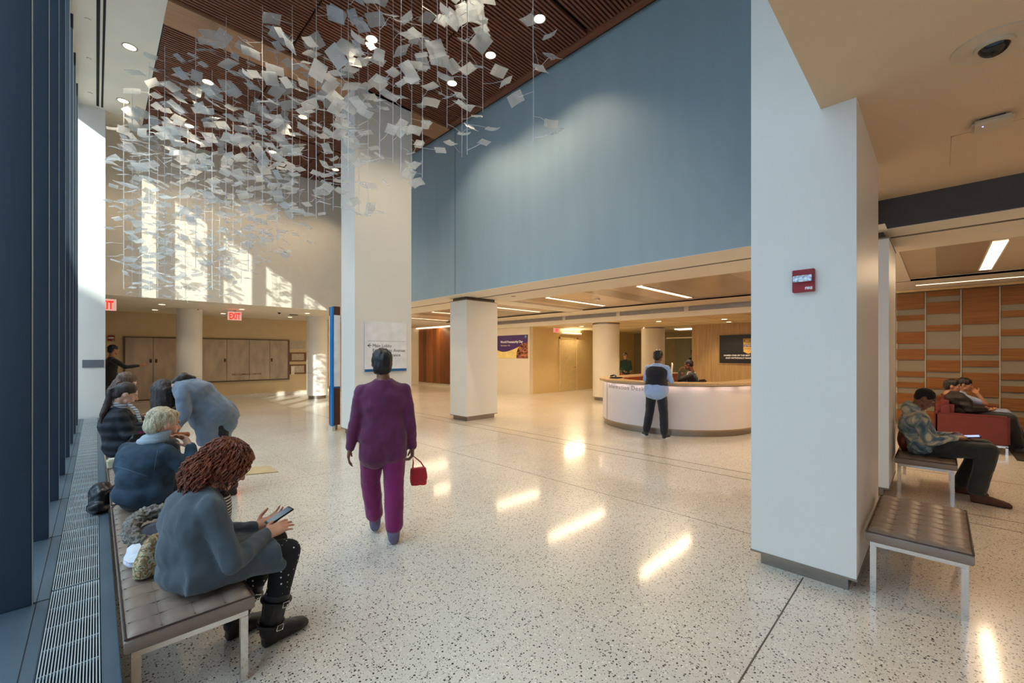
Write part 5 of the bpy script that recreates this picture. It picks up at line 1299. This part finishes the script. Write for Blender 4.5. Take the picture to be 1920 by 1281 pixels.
m = MB(); m.loft([(c0 - U * .08, Rr, F, .065, .04), (c0, Rr, F, .075, .05), (c0 + U * .075, Rr, F, .065, .03)], 18, 4)
part(m, 'bag_body', fabric('red_cloth', (176, 26, 34), .06), rb, .008, 3, .006, 18.)
MB().tube([c0 + U * .07 + Rr * .05, c0 + U * .12 + Rr * .02, P(.02, .25, .685), c0 + U * .12 - Rr * .045, c0 + U * .07 - Rr * .05], .006, 8).build('handle', fabric('red_cloth', (176, 26, 34), .06), rb, smooth=True)

# ---- 8: person standing at the desk -------------------------------------------------------------------
O = V((7.60, 3.78, 0)); F = V((1, .05, 0)).normalized(); Rr = F.cross(U); P = lambda f, r, u: O + F * f + Rr * r + U * u
hd, hf = P(.06, .0, 1.545), (F - U * .15); SHB = fabric('light_blue_shirt', (158, 184, 226), .04)
o = figure('person in a light blue shirt and navy vest leaning on the information desk', (O.x, O.y, 0), P(-.03, 0, .92), P(.0, 0, 1.18), P(.02, 0, 1.39), hd, hf, Rr, Rr,
    P(.02, .18, 1.31), P(.02, -.18, 1.31), P(.05, .255, 1.075), P(.05, -.255, 1.075), P(.24, .16, 1.075), P(.24, -.16, 1.075),
    P(-.03, .09, .90), P(-.03, -.09, .90), P(.0, .13, .48), P(.0, -.14, .48), P(-.06, .17, .09), P(-.03, -.20, .09), P(.12, .18, .03), P(.10, -.32, .03),
    SK3, SHB, fabric('navy_trousers', (20, 24, 38), .08), plain('dark_sneaker', (46, 50, 60), .6), g=1.12, vox=.011, eyes=False, top_amp=.006, top_name='shirt',
    hem=[(P(-.03, .055, .93), P(-.035, .055, .88), .176, .176), (P(-.03, -.055, .93), P(-.035, -.055, .88), .176, .176)], shoe_s=1.1, bottom_e=.012)
m = MB(); m.loft(torso_secs(P(-.03, 0, .98), P(.0, 0, 1.18), P(.015, 0, 1.375), Rr, Rr, 1.29, 1.0)[2:9]); m.ell(P(-.02, 0, 1.02), .15, .185, .10); 
part(m, 'vest', fabric('navy_vest', (18, 20, 32), .05), o, .010, 4, .004, 12.)
hair_part(o, hd, hf, BLACKH, [(-.016, 0, .030, .086, .102, .096), (-.055, 0, -.02, .076, .060, .080), (-.10, 0, -.03, .04, .035, .045)], amp=.006)
MB().tube([hd + V(( -.105 + .02 * abs(math.sin(k)), 0, 0)) + Rr * (.055 * math.sin(k)) + U * .0 for k in [-1.2, -.6, 0, .6, 1.2]], .005, 6).build('hair_band', plain('white_band', (220, 222, 226), .5), o, smooth=True)
for a_, t_ in ((P(-.06, .17, .0), P(.12, .18, 0)), (P(-.03, -.20, 0), P(.10, -.32, 0))):
    d_ = (t_ - a_).normalized(); q_ = d_.cross(U)
    MB().loft([((a_ + t_) / 2 - d_ * .0 + U * .002, d_, q_, .128, .050), ((a_ + t_) / 2 + U * .022, d_, q_, .128, .050)], 20, 2.4).build('shoe_sole', plain('white_sole', (220, 224, 230), .6), o, smooth=True)
MB().cap(P(-.05, -.165, .86), P(-.06, -.17, .80), .018, .012).build('purple_pouch', plain('magenta_pouch', (150, 30, 140), .6), o, smooth=True)

# ---- 9: seated clerk ---------------------------------------------------------------------------------
hd, hf = V((9.80, 4.10, 1.335)), V((-.25, .92, -.22)); pel, ch, nk = V((9.86, 4.05, .66)), V((9.86, 4.03, .96)), V((9.85, 4.04, 1.16)); lt_ = V((.97, .25, 0)).normalized()
SUIT = fabric('black_suit', (20, 20, 24), .05)
o = figure('man in a black suit seated behind the information desk with a hand to his chin', (9.86, 4.05, .55), pel, ch, nk, hd, hf, lt_, lt_,
    ch + lt_ * .18 + U * .12, ch - lt_ * .18 + U * .12, V((10.0, 4.26, .90)), V((9.62, 4.24, .97)), V((9.86, 4.42, .86)), V((9.70, 4.26, 1.17)),
    pel + lt_ * .09, pel - lt_ * .09, V((9.94, 4.48, .60)), V((9.74, 4.50, .60)), V((9.94, 4.48, .12)), V((9.74, 4.50, .12)), V((9.93, 4.7, .05)), V((9.73, 4.72, .05)),
    SK3, SUIT, SUIT, SHOEB, handL=dict(d=V((.25, -.15, .9)), n=V((-.3, .9, .2)), t=V((.8, .2, 0)), curl=.7), vox=.012, top_name='suit_jacket')
hair_part(o, hd, hf, BLACKH, [(-.020, 0, .032, .080, .094, .086), (-.055, 0, -.005, .072, .052, .07)], amp=.002)
m = MB(); m.tube([nk + U * .0 + V((math.cos(q_) * .066, math.sin(q_) * .066, .012 * math.sin(q_))) for q_ in [2 * PI * j / 20 for j in range(21)]], .014, 8)
m.chain([nk + V((-.02, .07, -.01)), nk + V((-.02, .10, -.10))], [.03, .025]); part(m, 'shirt_collar', plain('white_shirt', (232, 232, 236), .7), o, .008, 3)
MB().chain([nk + V((-.02, .115, -.03)), nk + V((-.02, .14, -.16))], [.014, .022], 8).build('tie', plain('purple_tie', (92, 60, 120), .5), o, smooth=True)
o = thing('office_chair', 'dark swivel office chair under the suited desk clerk', 'chair', (9.86, 4.03, 0))
MB().box(9.62, 10.1, 3.86, 4.30, .50, .57).build('seat', M_BLACK, o, bevel=.03, smooth=True); MB().box(9.66, 10.06, 3.78, 3.85, .60, 1.0).build('backrest', M_BLACK, o, bevel=.03, smooth=True)
MB().cyl(9.86, 4.05, .08, .50, .03, 14).build('column', M_STEEL, o, smooth=True)
for k in range(5): MB().cap((9.86, 4.05, .09), (9.86 + .28 * math.cos(k * 1.257), 4.05 + .28 * math.sin(k * 1.257), .05), .022, .016, 8).build('leg', M_BLACK, o, smooth=True)

# ---- 10, 14: people in the background -------------------------------------------------------------------
def standing(label, x, y, h, F, sk, top, bot, hairm, tn='top'):
    F = V(F).normalized(); Rr = F.cross(U); O = V((x, y, 0)); k = h / 1.70; P = lambda f, r, u: O + (F * f + Rr * r + U * u) * k
    hd = P(.02, 0, 1.585)
    o = figure(label, (x, y, 0), P(0, 0, .94), P(0, 0, 1.22), P(0, 0, 1.42), hd, F, Rr, Rr, P(0, .18, 1.34), P(0, -.18, 1.34), P(.02, .24, 1.07), P(.02, -.24, 1.07),
        P(.16, .15, .98), P(.16, -.15, .98), P(0, .09, .90), P(0, -.09, .90), P(.03, .10, .48), P(.0, -.10, .48), P(-.03, .10, .09), P(.04, -.10, .09), P(.18, .11, .03), P(.25, -.11, .03),
        sk, top, bot, SHOEB, vox=.014, top_name=tn, headscale=k)
    hair_part(o, hd, F, hairm, SHORT, s=k); return o
standing('person in a dark green top and red trousers between the round columns', 14.6, 8.55, 1.62, (-.6, -.8, 0), SK4, fabric('dark_green_top', (30, 62, 52)), fabric('red_trousers', (170, 62, 44)), BLACKH)
standing('person in black at the edge of the stone panelled wall', 16.5, 6.72, 1.76, (.2, 1, 0), SK3, fabric('black_wool', (22, 22, 26)), DENIMB, BLACKH, 'coat')

# ---- 11: man in a tie dye hoodie ----------------------------------------------------------------------------
t_ = NT('tie_dye_cotton'); bb = t_.bsdf(.9); co = t_.coords((1, 1, 1), (.5, .3, .8)); nz = t_.n('TexNoise', i_Scale=7., i_Detail=2.5, i_Distortion=1.6); t_.l(co, nz.inputs[0])
t_.l(t_.ramp(nz.outputs[0], [(.34, s2l((70, 96, 114))), (.50, s2l((140, 152, 150))), (.62, s2l((206, 194, 166)))]), bb.inputs['Base Color'])
O = V((6.86, .15, 0)); lt_ = V((-1, 0, 0)); hd, hf = V((6.86, .12, 1.065)), V((0, -.82, -.57)); pel, ch, nk = V((6.86, .13, .53)), V((6.86, .21, .755)), V((6.86, .19, .915))
o = figure('man in a tie dye hoodie reading a tablet on the bench by the pillar', (6.86, .13, .42), pel, ch, nk, hd, hf, lt_, lt_,
    V((6.68, .20, .85)), V((7.04, .20, .85)), V((6.62, .07, .60)), V((7.10, .05, .60)), V((6.74, -.12, .655)), V((6.96, -.10, .655)),
    V((6.77, .10, .51)), V((6.95, .10, .51)), V((6.72, -.36, .555)), V((6.99, -.34, .555)), V((6.66, -.27, .10)), V((6.98, -.16, .10)), V((6.64, -.52, .03)), V((6.98, -.38, .03)),
    SK3, t_.m, fabric('dark_green_jeans', (34, 38, 34), .12), plain('brown_suede', (76, 44, 30), .8), handR=dict(d=V((.3, -.9, .1)), n=V((-.4, 0, .9)), t=V((.7, .2, .3)), curl=.4), g=1.2, vox=.010,
    top_amp=.011, top_name='hoodie', extra_top=lambda m: (m.ell((6.86, .26, .93), .12, .075, .075), m.ell((6.86, .17, .60), .19, .15, .13), m.chain([(6.79, .19, .95), (6.86, .26, .98), (6.93, .19, .95)], [.04, .05, .04])), shoe_s=1.15, bottom_e=.014)
hair_part(o, hd, hf, plain('cropped_black_hair', (28, 22, 20), .9, var=.1, nscale=60), [(-.018, 0, .030, .079, .095, .085), (-.05, 0, -.0, .072, .052, .065)], amp=.001)
tb = thing('tablet', 'tablet with a bright screen held by the man in the tie dye hoodie', 'tablet', (6.85, -.22, .66))
nx = V((0, -.97, .16)); ny = V((1, 0, 0)); nz_ = V((0, .16, .97))
MB().obox((6.85, -.20, .665), ny * .085, nx * .12, nz_ * .006).build('case', M_BLACK, tb, bevel=.003)
MB().obox((6.85, -.20, .6715), ny * .074, nx * .105, nz_ * .0006).build('screen', emit('tablet_screen', (190, 205, 255), 1.3), tb)
cs = MB().ell((6.98, .30, .56), .26, .065, .15); cm = fuse(cs, .01, 3, .006, 12.); cu = finish(cm, 'cushion', M_REDLEA, None, smooth=True); tag(cu, 'maroon cushion between the hoodie man and the pillar', 'cushion')

# ---- 12, 13: two men on the sofa -----------------------------------------------------------------------------
def sofa_man(label, x, hdy, hf, top, bottom, sk, hairm, hand=None, sleeve=1., puffy=0., ex=0., feet=0.):
    hd = V((x, hdy, 1.025)); pel, ch, nk = V((x, -.28, .55)), V((x, -.24, .76)), V((x, hdy + .06, .895)); lt_ = V((-1, 0, 0))
    elR, elL, wrR, wrL = V((x - .22, -.34, .66)), V((x + .24, -.34, .66)), V((x - .10, -.52, .655)), V((x + .10, -.50, .655)); h_ = {}
    if hand: elR, wrR = hand; h_ = dict(d=(hd + V((0, -.06, -.04)) - wrR).normalized(), n=V((-.7, -.6, .3)), t=V((.3, -.2, .8)), curl=.55)
    o = figure(label, (x, -.28, .43), pel, ch, nk, hd, hf, lt_, lt_, V((x - .18, ch.y - .0, .835)), V((x + .18, ch.y, .835)), elR, elL, wrR, wrL,
        V((x - .09, -.30, .53)), V((x + .09, -.30, .53)), V((x - .10, -.80, .535)), V((x + .12, -.80, .535)), V((x - .10, -.88 - feet, .10)), V((x + .12, -.95 - feet, .10)), V((x - .10, -1.12 - feet, .03)), V((x + .12, -1.20 - feet, .03)),
        sk, top, bottom, plain('striped_sneaker', (70, 66, 62), .7), handR=h_, g=1.1, vox=.012, sleeve=sleeve, puffy=puffy, top_name='jacket' if puffy else 'scrub_top', bottom_e=.012)
    hair_part(o, hd, hf, hairm, [(-.020, 0, .040, .086, .100, .086), (-.06, 0, -.005, .078, .058, .078), (.02, 0, .085, .06, .05, .025)], amp=.008)
    return o
BR = hair_mat('brown_black_hair', (34, 24, 18), (12, 8, 6))
sofa_man('man in a dark quilted jacket on the red sofa, nearer the armrest', 10.56, -.16, V((-.10, -.99, -.02)), puffer_mat('brown_black_puffer', (44, 34, 28), 16.), fabric('black_jeans', (20, 18, 20)), SK4, BR, None, 1., .08)
sofa_man('man in light blue scrubs on the red sofa resting his cheek on his hand', 11.25, -.32, V((-.15, -.97, -.25)), fabric('blue_grey_scrubs', (150, 160, 190)), fabric('blue_grey_scrubs', (150, 160, 190)), SK4, BR,
         (V((11.12, -.56, .70)), V((11.14, -.47, .88))), .4)
